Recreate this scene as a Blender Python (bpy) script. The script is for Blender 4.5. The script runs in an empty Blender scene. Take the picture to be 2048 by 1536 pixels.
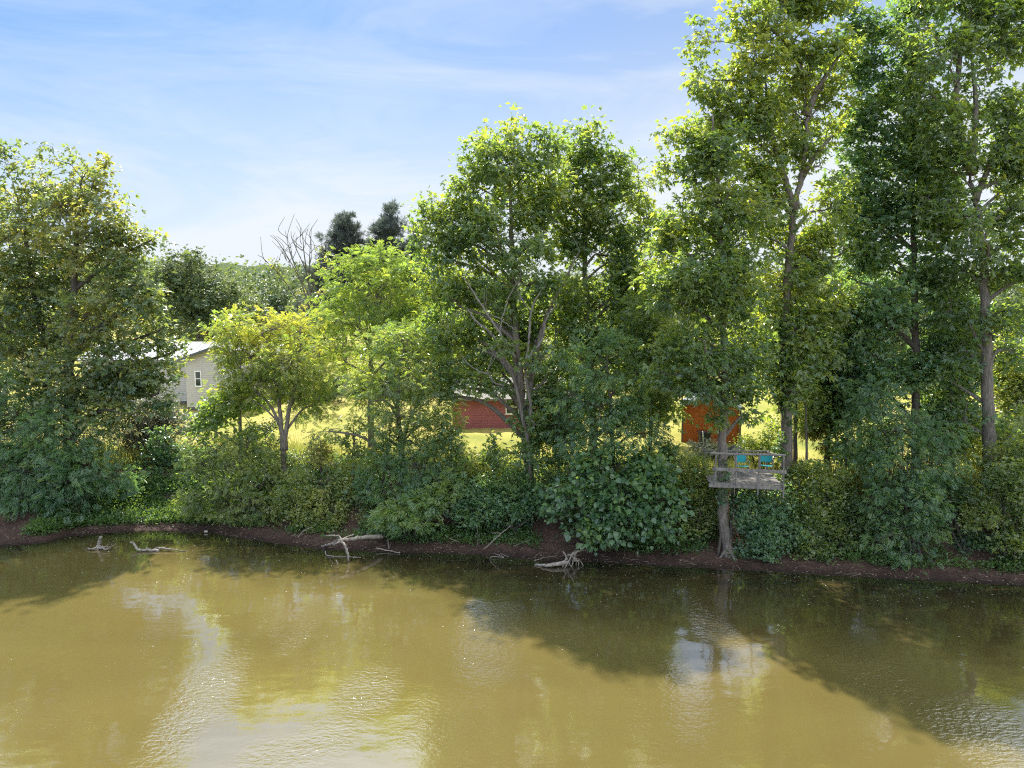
import bpy, math, random
import numpy as np
R = math.radians
rng = np.random.default_rng(7)
random.seed(7)
scene = bpy.context.scene
COL = scene.collection

# ------------------------------------------------------------------ camera
PITCH = R(5.9); CAMZ = 10.0; F = 1422.0
cam_d = bpy.data.cameras.new('camera'); cam = bpy.data.objects.new('camera', cam_d)
COL.objects.link(cam); scene.camera = cam
cam_d.sensor_width = 36; cam_d.lens = 36 * F / 2048; cam_d.clip_end = 5000; cam_d.clip_start = .1
cam.location = (0, 0, CAMZ); cam.rotation_euler = (R(90) - PITCH, 0, 0)
CP, SP = math.cos(PITCH), math.sin(PITCH)

def ray(px, py):
    u = (px - 1024) / F; v = (768 - py) / F
    return np.array((u, CP + v * SP, -SP + v * CP))
def W(px, py, Y):                       # the point seen at a pixel at distance Y from the camera
    d = ray(px, py); return np.array((0, 0, CAMZ)) + d * (Y / d[1])
def G(px, py, z=0.0):                   # the point seen at a pixel on the level z
    d = ray(px, py); return np.array((0, 0, CAMZ)) + d * ((z - CAMZ) / d[2])
def wpp(Y): return Y / F                # metres per pixel at distance Y

# ------------------------------------------------------------------ terrain shape
_sp = [G(*p) for p in ((-500, 1090), (-200, 1092), (0, 1092), (70, 1088), (130, 1073), (200, 1067), (300, 1062), (420, 1066), (490, 1078), (560, 1088), (640, 1100),
       (720, 1102), (800, 1106), (900, 1108), (1000, 1113), (1100, 1124), (1200, 1125), (1440, 1138), (1700, 1153), (2048, 1172), (2400, 1195))]
SX = np.array([-300] + [p[0] for p in _sp] + [300]); SY = np.array([_sp[0][1] + 4] + [p[1] for p in _sp] + [_sp[-1][1] - 6])
def shore(x): return np.interp(x, SX, SY)

def vnoise(x, y, seed=0):
    x = np.asarray(x, float); y = np.asarray(y, float)
    xi = np.floor(x).astype(int); yi = np.floor(y).astype(int); fx = x - xi; fy = y - yi
    fx = fx * fx * (3 - 2 * fx); fy = fy * fy * (3 - 2 * fy)
    def h(a, b):
        n = (a * 374761393 + b * 668265263 + seed * 1442695041) & 0x7fffffff
        n = ((n ^ (n >> 13)) * 1274126177) & 0x7fffffff
        return ((n ^ (n >> 16)) & 0xffff) / 65535.0
    return (h(xi, yi) * (1 - fx) + h(xi + 1, yi) * fx) * (1 - fy) + (h(xi, yi + 1) * (1 - fx) + h(xi + 1, yi + 1) * fx) * fy
def fbm(x, y, seed=0, o=4):
    s = 0; a = .5
    for k in range(o):
        s = s + a * vnoise(x * 2 ** k, y * 2 ** k, seed + k); a *= .5
    return s
def gh(x, y):
    x = np.asarray(x, float); y = np.asarray(y, float)
    s = y - shore(x)
    s = s + (fbm(x * .5, y * .3, 3) - .5) * .5 * np.clip(s, 0, 1)
    z = np.interp(s, [-60, -6, -1.2, 0, 1.5, 2.0, 3.6, 5.0, 12, 60, 150, 400, 900], [-2.5, -1.8, -.55, 0, .34, .55, 2.0, 2.35, 2.5, 2.6, 3.4, 5, 8])
    z = z + (fbm(x * 1.3, y * 1.3, 9) - .5) * .22 * np.clip((s - .3) * 1.2, 0, 1) * np.clip(6 - s * .3, .25, 1)
    z = z + (fbm(x * 5, y * 5, 12) - .5) * .05 * np.clip(s + .5, 0, 1)
    return z
def gz(x, y): return float(gh(x, y))

# ------------------------------------------------------------------ materials
def mat(name):
    m = bpy.data.materials.new(name); m.use_nodes = True
    return m, m.node_tree, m.node_tree.nodes['Principled BSDF']
def N(nt, t, **k):
    n = nt.nodes.new(t)
    for a, b in k.items(): setattr(n, a, b)
    return n
def ramp(nt, stops):
    r = N(nt, 'ShaderNodeValToRGB'); e = r.color_ramp.elements
    while len(e) < len(stops): e.new(.5)
    for q, (p, c) in zip(e, stops): q.position = p; q.color = (*c, 1)
    return r
def noise(nt, scale, detail=4, rough=.55, vec=None, dist=0):
    n = N(nt, 'ShaderNodeTexNoise'); n.inputs['Scale'].default_value = scale; n.inputs['Detail'].default_value = detail
    n.inputs['Roughness'].default_value = rough; n.inputs['Distortion'].default_value = dist
    if vec is not None: nt.links.new(vec, n.inputs['Vector'])
    return n
def coords(nt, scale=(1, 1, 1), rot=(0, 0, 0)):
    t = N(nt, 'ShaderNodeTexCoord'); m = N(nt, 'ShaderNodeMapping'); m.inputs['Scale'].default_value = scale; m.inputs['Rotation'].default_value = rot
    nt.links.new(t.outputs['Object'], m.inputs['Vector']); return m.outputs[0]

def leafmat(name, stops, trans, tf=.42, rough=.40, spec=.5):
    m, nt, b = mat(name); L = nt.links.new
    a = N(nt, 'ShaderNodeAttribute'); a.attribute_name = 'tint'
    r = ramp(nt, stops); L(a.outputs['Fac'], r.inputs['Fac']); L(r.outputs[0], b.inputs['Base Color'])
    b.inputs['Roughness'].default_value = rough; b.inputs['Specular IOR Level'].default_value = spec
    t = N(nt, 'ShaderNodeBsdfTranslucent'); r2 = ramp(nt, trans); L(a.outputs['Fac'], r2.inputs['Fac']); L(r2.outputs[0], t.inputs['Color'])
    mx = N(nt, 'ShaderNodeMixShader'); mx.inputs[0].default_value = tf
    L(b.outputs[0], mx.inputs[1]); L(t.outputs[0], mx.inputs[2]); L(mx.outputs[0], nt.nodes['Material Output'].inputs['Surface'])
    return m
LM = {
 'hickory': leafmat('hickory_leaf', [(0, (.060, .115, .055)), (.5, (.096, .160, .060)), (1, (.160, .200, .052))], [(0, (.24, .38, .06)), (.6, (.44, .56, .055)), (1, (.62, .64, .06))], .5, .32, 1.0),
 'dull': leafmat('olive_leaf', [(0, (.050, .098, .056)), (.5, (.086, .135, .056)), (1, (.17, .170, .050))], [(0, (.20, .30, .07)), (.6, (.38, .45, .07)), (1, (.62, .55, .09))], .45, .34, .9),
 'yellow': leafmat('yellowing_leaf', [(0, (.070, .120, .036)), (.5, (.130, .175, .040)), (1, (.240, .230, .040))], [(0, (.28, .43, .06)), (.5, (.48, .58, .06)), (1, (.72, .68, .07))], .5, .36, .9),
 'lime': leafmat('lime_leaf', [(0, (.070, .120, .040)), (.5, (.120, .180, .044)), (1, (.200, .230, .046))], [(0, (.28, .44, .06)), (.6, (.48, .62, .06)), (1, (.68, .72, .07))], .5, .36, .8),
 'teal': leafmat('dark_bank_leaf', [(0, (.050, .108, .062)), (.5, (.086, .168, .076)), (1, (.150, .225, .076))], [(0, (.16, .32, .09)), (.6, (.32, .50, .09)), (1, (.52, .62, .07))], .46, .34, .9),
 'bank': leafmat('bank_shrub_leaf', [(0, (.070, .118, .046)), (.5, (.125, .175, .055)), (1, (.225, .240, .085))], [(0, (.25, .38, .06)), (.6, (.50, .60, .06)), (1, (.74, .74, .10))], .48, .32, 1.0),
 'silver': leafmat('silvery_leaf', [(0, (0.098, 0.109, 0.081)), (.5, (0.196, 0.207, 0.149)), (1, (0.368, 0.368, 0.299))], [(0, (0.176, 0.220, 0.088)), (1, (0.374, 0.396, 0.220))], .28, .45),
 'pine': leafmat('pine_needle', [(0, (.07, .09, .085)), (1, (.14, .165, .145))], [(0, (.08, .11, .085)), (1, (.16, .20, .13))], .28, .5),
 'cedar': leafmat('cedar_spray', [(0, (0.048, 0.060, 0.015)), (.6, (0.090, 0.099, 0.018)), (1, (0.143, 0.128, 0.024))], [(0, (0.162, 0.203, 0.027)), (1, (0.351, 0.324, 0.027))], .38, .55),
 'weed': leafmat('weed_leaf', [(0, (.034, .080, .030)), (.5, (.058, .125, .034)), (1, (.105, .180, .038))], [(0, (.13, .26, .04)), (1, (.34, .46, .05))], .36, .42, .7),
 'grass': leafmat('tall_grass', [(0, (0.115, 0.138, 0.034)), (.5, (0.230, 0.218, 0.057)), (1, (0.391, 0.333, 0.127))], [(0, (0.264, 0.330, 0.044)), (1, (0.605, 0.550, 0.132))], .4, .6),
 'far': leafmat('far_leaf', [(0, (.055, .092, .050)), (.5, (.085, .130, .060)), (1, (.135, .168, .060))], [(0, (.12, .18, .06)), (1, (.30, .36, .07))], .34, .5),
}
def barkmat(name, c1, c2, sc=6):
    m, nt, b = mat(name); L = nt.links.new
    v = coords(nt, (sc, sc, sc * .22)); n = noise(nt, 2.2, 6, .65, v, .6); r = ramp(nt, [(.3, c1), (.7, c2)])
    L(n.outputs['Fac'], r.inputs['Fac']); L(r.outputs[0], b.inputs['Base Color']); b.inputs['Roughness'].default_value = .9
    bp = N(nt, 'ShaderNodeBump'); bp.inputs['Strength'].default_value = .9; bp.inputs['Distance'].default_value = .05
    L(n.outputs['Fac'], bp.inputs['Height']); L(bp.outputs[0], b.inputs['Normal']); return m
BARK = barkmat('bark', (.055, .045, .036), (.21, .18, .15))
BARKD = barkmat('dark_bark', (.035, .030, .024), (.12, .10, .08))
BARKP = barkmat('pale_bark', (.06, .05, .042), (.19, .165, .14))
DRIFT = barkmat('driftwood', (.085, .070, .055), (.34, .295, .25), 5)
DRIFTD = barkmat('wet_driftwood', (.05, .04, .03), (.19, .165, .14), 5)
DEADW = barkmat('dead_wood', (.08, .07, .062), (.27, .245, .22), 5)
DECKW = barkmat('weathered_board', (.085, .075, .065), (.24, .22, .20), 4)

def plain(name, col, rough=.6, var=.12, sc=3, metal=0, bump=0):
    m, nt, b = mat(name); L = nt.links.new
    n = noise(nt, sc, 5, .6, coords(nt)); r = ramp(nt, [(.3, tuple(c * (1 - var) for c in col)), (.7, tuple(min(1, c * (1 + var)) for c in col))])
    L(n.outputs['Fac'], r.inputs['Fac']); L(r.outputs[0], b.inputs['Base Color']); b.inputs['Roughness'].default_value = rough; b.inputs['Metallic'].default_value = metal
    if bump:
        bp = N(nt, 'ShaderNodeBump'); bp.inputs['Strength'].default_value = bump; bp.inputs['Distance'].default_value = .02
        L(n.outputs['Fac'], bp.inputs['Height']); L(bp.outputs[0], b.inputs['Normal'])
    return m
SIDING = plain('cream_siding', (.46, .43, .41), .6, .04, 1.5)
REDSIDE = plain('red_siding', (.33, .095, .105), .6, .1, 2)
WHITE = plain('white_paint', (.80, .80, .78), .5, .03)
ROOFM = plain('metal_roofing', (.20, .21, .22), .75, .05, 1, .3)
SHINGLE = plain('roof_shingle', (.15, .14, .125), .9, .3, 9)
FASCIA = plain('dark_fascia', (.07, .085, .09), .5, .1)
GLASS, _n, _b = mat('window_glass'); _b.inputs['Base Color'].default_value = (.03, .035, .03, 1); _b.inputs['Roughness'].default_value = .05
ORANGE = plain('orange_boards', (.40, .095, .012), .65, .2, 5)
BLACKP = plain('black_plastic', (.018, .019, .022), .35, .2, 6, 0, .3)
GREYC = plain('charcoal_bin', (.03, .032, .04), .45, .15)
TURQ = plain('turquoise_sling', (.0, .24, .27), .6, .08, 20)
STEEL = plain('chair_tube', (.25, .25, .25), .4, .1, 5, .6)
CONC = plain('foundation', (.12, .11, .10), .9, .2, 4)
STONE = plain('pale_stone', (.30, .28, .24), .85, .2, 8, 0, .5)
CHIP = plain('leaf_litter', (.16, .115, .085), .9, .5, 30)

# ground
GROUND, nt, b = mat('ground'); L = nt.links.new
a = N(nt, 'ShaderNodeAttribute'); a.attribute_name = 'bank'
c3 = coords(nt); n1 = noise(nt, .22, 6, .6, c3); n2 = noise(nt, 9, 6, .7, c3); n3 = noise(nt, 1.3, 5, .6, c3)
lawn = ramp(nt, [(.30, (.135, .155, .028)), (.5, (.225, .215, .045)), (.68, (.330, .265, .095))]); L(n1.outputs['Fac'], lawn.inputs['Fac'])
lawn2 = N(nt, 'ShaderNodeMix', data_type='RGBA', blend_type='MULTIPLY'); lawn2.inputs[0].default_value = .8
fine = ramp(nt, [(.25, (.55, .6, .5)), (.7, (1.2, 1.15, 1.1))]); L(n2.outputs['Fac'], fine.inputs['Fac'])
L(lawn.outputs[0], lawn2.inputs[6]); L(fine.outputs[0], lawn2.inputs[7])
mud = ramp(nt, [(.25, (.026, .017, .013)), (.5, (.060, .039, .031)), (.75, (.11, .076, .060))]); L(n2.outputs['Fac'], mud.inputs['Fac'])
mud2 = N(nt, 'ShaderNodeMix', data_type='RGBA', blend_type='MULTIPLY'); mud2.inputs[0].default_value = 1
big = ramp(nt, [(.3, (.6, .55, .55)), (.7, (1.25, 1.15, 1.1))]); L(n3.outputs['Fac'], big.inputs['Fac']); L(mud.outputs[0], mud2.inputs[6]); L(big.outputs[0], mud2.inputs[7])
gp = N(nt, 'ShaderNodeNewGeometry'); sz = N(nt, 'ShaderNodeSeparateXYZ'); L(gp.outputs['Position'], sz.inputs[0]); wet = N(nt, 'ShaderNodeMapRange'); L(sz.outputs['Z'], wet.inputs['Value'])
wet.inputs['From Min'].default_value = .02; wet.inputs['From Max'].default_value = .20; wet.inputs['To Min'].default_value = .40; wet.inputs['To Max'].default_value = 1.15     # mud still wet at the waterline
mw = N(nt, 'ShaderNodeVectorMath', operation='SCALE'); L(mud2.outputs[2], mw.inputs[0]); L(wet.outputs[0], mw.inputs['Scale'])
mx = N(nt, 'ShaderNodeMix', data_type='RGBA'); L(a.outputs['Fac'], mx.inputs[0]); L(lawn2.outputs[2], mx.inputs[6]); L(mw.outputs[0], mx.inputs[7])
L(mx.outputs[2], b.inputs['Base Color']); b.inputs['Roughness'].default_value = .95; b.inputs['Specular IOR Level'].default_value = .2
bp = N(nt, 'ShaderNodeBump'); bp.inputs['Strength'].default_value = .8; bp.inputs['Distance'].default_value = .06; L(n2.outputs['Fac'], bp.inputs['Height']); L(bp.outputs[0], b.inputs['Normal'])

# turbid river water
WATER, nt, b = mat('river_water'); L = nt.links.new
a = N(nt, 'ShaderNodeAttribute'); a.attribute_name = 'shallow'  # shallows over a dark bed, plus tree shade painted along the bank
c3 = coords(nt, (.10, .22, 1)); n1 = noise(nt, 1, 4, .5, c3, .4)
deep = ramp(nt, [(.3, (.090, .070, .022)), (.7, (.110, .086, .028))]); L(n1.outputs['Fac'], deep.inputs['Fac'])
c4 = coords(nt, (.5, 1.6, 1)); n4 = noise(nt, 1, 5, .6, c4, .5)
shal_shade = ramp(nt, [(.35, (.011, .010, .007)), (.6, (.024, .019, .010)), (.78, (.085, .052, .018))]); L(n4.outputs['Fac'], shal_shade.inputs['Fac'])  # bed tones, darkened further to put the bank shade into the colour
mx = N(nt, 'ShaderNodeMix', data_type='RGBA'); L(a.outputs['Fac'], mx.inputs[0]); L(deep.outputs[0], mx.inputs[6]); L(shal_shade.outputs[0], mx.inputs[7])
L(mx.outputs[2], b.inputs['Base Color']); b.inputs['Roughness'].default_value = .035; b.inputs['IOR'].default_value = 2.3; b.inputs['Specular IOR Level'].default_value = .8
c5 = coords(nt, (1, 1.7, 1)); w1 = noise(nt, 5.5, 3, .55, c5, .3); w2 = noise(nt, .55, 2, .5, c5)
rp = N(nt, 'ShaderNodeAttribute'); rp.attribute_name = 'ruffle'
b1 = N(nt, 'ShaderNodeBump'); b1.inputs['Distance'].default_value = .22; b1.inputs['Strength'].default_value = .09; L(w2.outputs['Fac'], b1.inputs['Height'])
b2 = N(nt, 'ShaderNodeBump'); b2.inputs['Distance'].default_value = .021; L(w1.outputs['Fac'], b2.inputs['Height'])
ml = N(nt, 'ShaderNodeMath', operation='MULTIPLY'); ml.inputs[1].default_value = 1.0; L(rp.outputs['Fac'], ml.inputs[0]); L(ml.outputs[0], b2.inputs['Strength'])
L(b1.outputs[0], b2.inputs['Normal']); L(b2.outputs[0], b.inputs['Normal'])

# ------------------------------------------------------------------ mesh helpers
class MB:
    def __init__(s): s.v = []; s.f = []; s.n = 0; s.t = []; s.tinted = False
    def add(s, v, f, t=None):
        v = np.asarray(v, float).reshape(-1, 3); f = np.asarray(f, int)
        s.v.append(v); s.f.append(f + s.n); s.n += len(v)
        if t is not None: s.t.append(np.asarray(t, np.float32)); s.tinted = True
    def box(s, c, size, rz=0.0, taper=1.0, rx=0.0, ry=0.0):
        x, y, z = (q / 2 for q in size)
        v = np.array([(-x, -y, -z), (x, -y, -z), (x, y, -z), (-x, y, -z), (-x * taper, -y * taper, z), (x * taper, -y * taper, z), (x * taper, y * taper, z), (-x * taper, y * taper, z)])
        for ang, (i, j) in ((rx, (1, 2)), (ry, (2, 0)), (rz, (0, 1))):
            if ang:
                ca, sa = math.cos(ang), math.sin(ang); a_, b_ = v[:, i].copy(), v[:, j].copy()
                v[:, i] = ca * a_ - sa * b_; v[:, j] = sa * a_ + ca * b_
        s.add(v + np.asarray(c), [(0, 3, 2, 1), (4, 5, 6, 7), (0, 1, 5, 4), (1, 2, 6, 5), (2, 3, 7, 6), (3, 0, 4, 7)])
    def tube(s, pts, rad, sides=7, wob=0.0):
        pts = np.asarray(pts, float); n = len(pts); rad = np.broadcast_to(np.asarray(rad, float), (n,))
        t = np.gradient(pts, axis=0); t /= np.linalg.norm(t, axis=1)[:, None] + 1e-9
        ref = np.array((0., 0, 1)) if abs(t[:, 2]).mean() < .75 else np.array((1., 0, 0))
        a_ = np.cross(t, ref); a_ /= np.linalg.norm(a_, axis=1)[:, None] + 1e-9; b_ = np.cross(t, a_)
        th = np.linspace(0, 2 * math.pi, sides, endpoint=False)
        rr = rad[:, None] * (1 + wob * rng.normal(size=(n, sides)))
        v = pts[:, None, :] + rr[:, :, None] * (a_[:, None, :] * np.cos(th)[None, :, None] + b_[:, None, :] * np.sin(th)[None, :, None])
        i = np.arange(n - 1)[:, None] * sides; j = np.arange(sides)[None, :]; k = (j + 1) % sides
        f = np.stack([i + j, i + k, i + sides + k, i + sides + j], -1).reshape(-1, 4)
        e0 = n * sides
        v = np.vstack([v.reshape(-1, 3), pts[:1], pts[-1:] + t[-1:] * rad[-1] * .5])
        jj = np.arange(sides); kk = (jj + 1) % sides; z = (n - 1) * sides
        caps = np.concatenate([np.stack([kk, jj, np.full(sides, e0), np.full(sides, e0)], -1), np.stack([z + jj, z + kk, np.full(sides, e0 + 1), np.full(sides, e0 + 1)], -1)])
        s.add(v, np.concatenate([f, caps]))
    def twigs(s, P0, P1, P2, r0, r1):   # many thin curved three-sided twigs at once (quadratic curves)
        n = len(P0)
        if not n: return
        ts = np.array((0, .35, .7, 1.)); pts = ((1 - ts) ** 2)[None, :, None] * P0[:, None] + (2 * ts * (1 - ts))[None, :, None] * P1[:, None] + (ts ** 2)[None, :, None] * P2[:, None]
        d = P2 - P0; a_ = np.cross(d, np.array((.3, .2, 1.))); a_ /= np.linalg.norm(a_, axis=1)[:, None] + 1e-9
        b_ = np.cross(d, a_); b_ /= np.linalg.norm(b_, axis=1)[:, None] + 1e-9
        rad = np.linspace(0, 1, 4)[None, :] * (r1 - r0)[:, None] + r0[:, None]
        th = np.array((0, 2.094, 4.189))
        v = pts[:, :, None, :] + rad[:, :, None, None] * (a_[:, None, None, :] * np.cos(th)[None, None, :, None] + b_[:, None, None, :] * np.sin(th)[None, None, :, None])
        i = np.arange(3)[:, None] * 3; j = np.arange(3)[None, :]; k = (j + 1) % 3
        f = np.stack([i + j, i + k, i + 3 + k, i + 3 + j], -1).reshape(-1, 4)
        s.add(v.reshape(-1, 3), (f[None] + (np.arange(n) * 12)[:, None, None]).reshape(-1, 4))
    def build(s, name, m, parent=None, smooth=False, loc=None):
        me = bpy.data.meshes.new(name)
        V = np.concatenate(s.v); off = np.array(parent.location) if parent is not None else (np.array(loc) if loc is not None else np.zeros(3))
        if parent is not None and parent.parent is not None: off = off + np.array(parent.parent.location)
        V = (V - off).astype(np.float32)
        Fc = np.concatenate([q if q.shape[1] == 4 else np.hstack([q, q[:, -1:]]) for q in s.f])
        tri = Fc[:, 2] == Fc[:, 3]
        tot = np.where(tri, 3, 4); start = np.concatenate([[0], np.cumsum(tot)[:-1]])
        keep = np.ones(Fc.shape, bool); keep[tri, 3] = False
        loops = Fc[keep]
        me.vertices.add(len(V)); me.vertices.foreach_set('co', V.ravel())
        me.loops.add(len(loops)); me.loops.foreach_set('vertex_index', loops.astype(np.int32))
        me.polygons.add(len(Fc)); me.polygons.foreach_set('loop_start', start.astype(np.int32)); me.polygons.foreach_set('loop_total', tot.astype(np.int32))
        me.polygons.foreach_set('use_smooth', np.full(len(Fc), smooth))
        if s.tinted:
            at = me.attributes.new('tint', 'FLOAT', 'POINT'); at.data.foreach_set('value', np.clip(np.concatenate(s.t), 0, 1))
        me.update(calc_edges=True); me.materials.append(m)
        o = bpy.data.objects.new(name, me); COL.objects.link(o)
        if parent is not None: o.parent = parent
        elif loc is not None: o.location = loc
        return o
def tag(o, label=None, cat=None, group=None, kind=None):
    for k, v in (('label', label), ('category', cat), ('group', group), ('kind', kind)):
        if v: o[k] = v
    return o
def thing(name, label, cat, loc, group=None):
    o = bpy.data.objects.new(name, None); COL.objects.link(o); o.location = loc; o.empty_display_size = .3
    return tag(o, label, cat, group)
def nrm(a): return a / (np.linalg.norm(a, axis=-1, keepdims=True) + 1e-9)

# ------------------------------------------------------------------ leaves
def diamond(w, droop=.1, y0=0, ln=1, ang=0, off=(0, 0, 0)):
    v = np.array([(0, 0, 0), (w, .45, .05), (0, 1, -droop), (-w, .45, .05)]) * ln
    c, s_ = math.cos(ang), math.sin(ang); x, y = v[:, 0].copy(), v[:, 1].copy()
    v[:, 0] = c * x + s_ * y; v[:, 1] = -s_ * x + c * y
    return v + np.array(off)
def template(kind):
    if kind == 'broad': vs = [diamond(.34, .12)]
    elif kind == 'heart': 
        v = np.array([(0, 0, 0), (.38, .12, .06), (.40, .5, .03), (0, 1, -.16), (-.40, .5, .03), (-.38, .12, .06)]); return v, np.array([(0, 1, 2, 3), (0, 3, 4, 5)])
    elif kind == 'pair': vs = [diamond(.26, .12), diamond(.26, .15, ln=.85, ang=1.0), diamond(.26, .15, ln=.85, ang=-1.0)]
    elif kind == 'palm': vs = [diamond(.17, .22, ln=l, ang=a) for l, a in ((1, 0), (.9, .65), (.9, -.65), (.6, 1.4), (.6, -1.4))]
    elif kind == 'frond':
        vs = [diamond(.17, .16, ln=.36, ang=0, off=(0, .72, -.12))]
        for y, l in ((.2, .34), (.38, .38), (.56, .38), (.72, .34)):
            for sg in (1, -1): vs.append(diamond(.17, .16, ln=l, ang=sg * 1.05, off=(0, y, -.16 * y * y)))
    elif kind == 'needle':
        vs = [diamond(.06, .0, ln=l, ang=a) for l, a in ((1, 0), (.9, .4), (.9, -.4), (.75, .8), (.75, -.8), (.85, .2))]
        for k, v in enumerate(vs): v[:, 2] += (k % 3 - 1) * .35 * v[:, 1]
    elif kind == 'blade': vs = [np.array([(-.02, 0, 0), (.02, 0, 0), (.012, .6, .05), (-.0, 1, .18)])]
    v = np.concatenate(vs); f = np.arange(len(v)).reshape(-1, 4)
    return v, f
TPL = {k: template(k) for k in ('broad', 'heart', 'pair', 'palm', 'frond', 'needle', 'blade')}

def put_leaves(mb, pos, d, n, size, tint, kind):
    y = nrm(d); z = nrm(n - (n * y).sum(-1, keepdims=True) * y); x = np.cross(y, z)
    Rm = np.stack([x, y, z], -1) * np.asarray(size)[:, None, None]
    tv, tf = TPL[kind]
    v = np.einsum('nij,kj->nki', Rm, tv) + pos[:, None, :]
    k = len(tv)
    f = tf[None] + (np.arange(len(pos)) * k)[:, None, None]
    mb.add(v.reshape(-1, 3), f.reshape(-1, tf.shape[1]), np.repeat(tint, k))

def clump_leaves(mb, C, D, R_, m, size, kind, flat=.6, droop=.35, tint0=None, up=1.0):
    """C clump centres, D twig directions, R_ clump radii, m leaves in each"""
    n = len(C)
    if n == 0: return
    ci = np.repeat(np.arange(n), m)
    o = rng.normal(size=(len(ci), 3)) * .5; o[:, 2] *= flat
    pos = C[ci] + o * R_[ci][:, None]
    d = nrm(o) * .9 + D[ci] * .7 + rng.normal(size=o.shape) * .45; d[:, 2] -= droop
    nn = np.array((0, 0, up)) + rng.normal(size=o.shape) * .55
    if tint0 is None: tint0 = rng.uniform(.15, .75, n)
    t = tint0[ci] + rng.normal(size=len(ci)) * .16
    put_leaves(mb, pos, d, nn, size * rng.uniform(.45, 1.35, len(ci)), t, kind)

def smooth_poly(pts, k):
    pts = np.asarray(pts, float)
    if len(pts) < 3: 
        t = np.linspace(0, 1, k)[:, None]; return pts[0] * (1 - t) + pts[-1] * t
    out = []; P = np.vstack([2 * pts[0] - pts[1], pts, 2 * pts[-1] - pts[-2]])
    for i in range(1, len(P) - 2):
        for t in np.linspace(0, 1, k, endpoint=False):
            p0, p1, p2, p3 = P[i - 1], P[i], P[i + 1], P[i + 2]
            out.append(.5 * (2 * p1 + (p2 - p0) * t + (2 * p0 - 5 * p1 + 4 * p2 - p3) * t * t + (3 * p1 - p0 - 3 * p2 + p3) * t ** 3))
    out.append(pts[-1]); return np.array(out)

def grow(trunks, lobes, leaf, size, m, dens, R_c, flat, droop, tint_sh=0.0, shell=.25, thin=1.0, tbias=None):
    """returns wood MB and leaf MB. trunks: [(pts Nx3, r_base, r_tip)]; lobes: [(centre, (rx,ry,rz), weight)]"""
    wood = MB(); lv = MB(); TP = []; TR = []
    for pts, ra, rb in trunks:
        p = smooth_poly(pts, 6); t = np.linspace(0, 1, len(p)); p[1:-1] += rng.normal(size=(len(p) - 2, 3)) * ra * .12
        r = ra * (1 - t) ** .8 + rb; r[0] *= 1.35
        if len(r) > 2: r[1] *= 1.1
        wood.tube(p, r, 9, .05); TP.append(p); TR.append(r)
    A = np.concatenate(TP); AR = np.concatenate(TR); lowz = A[:, 2].min()
    for c, rad, wgt in lobes:
        c = np.asarray(c, float); rad = np.asarray(rad, float)
        hd = np.linalg.norm(A[:, :2] - c[:2], axis=1)
        want = c[2] - .55 * hd - .2 * rad[2]
        score = np.abs(A[:, 2] - want) + .8 * hd + np.where(A[:, 2] < lowz + .8, 1.5, 0)
        i = int(np.argmin(score)); s0 = A[i]
        mid = (s0 + c) / 2 + np.array((0, 0, .12 * np.linalg.norm(c - s0))) + rng.normal(size=3) * .15
        end = c + np.array((0, 0, .35 * rad[2])) + rng.normal(size=3) * .2 * rad
        limb = smooth_poly([s0, mid, c, end], 5)
        lr = min(AR[i] * .62, .03 + .035 * np.linalg.norm(c - s0)); r = np.linspace(lr, .012, len(limb))
        if np.linalg.norm(c - s0) > .25: wood.tube(limb, r, 6, .04)
        area = rad[0] * rad[2] + .5 * rad[1] * (rad[0] + rad[2]) * .5
        nc = max(4, int(dens * area * wgt * thin * 1.15))
        u = nrm(rng.normal(size=(nc, 3))); q = (shell + (1 - shell) * rng.uniform(size=nc)) ** .6
        lump = .55 + .8 * vnoise(u[:, 0] * 2.2 + c[0] * 3, u[:, 2] * 2.2 + u[:, 1] * 1.7 + c[2], 21)
        out = rng.uniform(size=nc) < .10; lump = np.where(out, lump * rng.uniform(1.05, 1.28, nc), lump)     # shoots that leave the outline
        C = c + u * (q * lump)[:, None] * rad
        keep = vnoise(C[:, 0] * .75 + C[:, 1] * .3, C[:, 2] * .85 + C[:, 1] * .35, 55) > (.24 if rad.max() > .7 else -1)      # boughs with gaps between them
        if keep.sum() > 3: C = C[keep]; nc = len(C)
        # twigs from the limb to the clump
        dd = np.linalg.norm(C[:, None] - limb[None, 4:], axis=2) + np.maximum(0, limb[None, 4:, 2] - C[:, None, 2]) * .4
        j = dd.argmin(1) + 4; j = np.maximum(2, j - rng.integers(0, 3, nc)); B = limb[j]
        M_ = (B + C) / 2 + np.array((0, 0, .08)) * np.linalg.norm(C - B, axis=1)[:, None] + rng.normal(size=C.shape) * .08
        ln = np.linalg.norm(C - B, axis=1)
        wood.twigs(B, M_, C, .008 + .008 * ln, np.full(nc, .005))
        D = nrm(C - M_ + np.array((0, 0, .05)))
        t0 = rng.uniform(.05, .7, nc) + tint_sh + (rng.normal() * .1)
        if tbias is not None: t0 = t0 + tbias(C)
        if leaf == 'palm':
            h = rng.uniform(size=nc) < .55; rr_ = R_c * rng.uniform(.7, 1.3, nc)
            clump_leaves(lv, C[h], D[h], rr_[h], m, size, 'palm', flat, droop, t0[h]); clump_leaves(lv, C[~h], D[~h], rr_[~h], int(m * 1.5), size * .92, 'pair', flat, droop, t0[~h])
        else: clump_leaves(lv, C, D, R_c * rng.uniform(.7, 1.3, nc), m, size, leaf, flat, droop, t0)
        # sprays that stick out of the outline
    return wood, lv

def lobe_px(l, Y):
    px, py, rx, ry = l[:4]; dy = l[4] if len(l) > 4 else 0; wg = l[5] if len(l) > 5 else 1
    y = Y + dy; k = wpp(y) * 1.17
    return (W(px, py, y), (rx * k, (rx + ry) * .34 * k, ry * k), wg)

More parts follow.
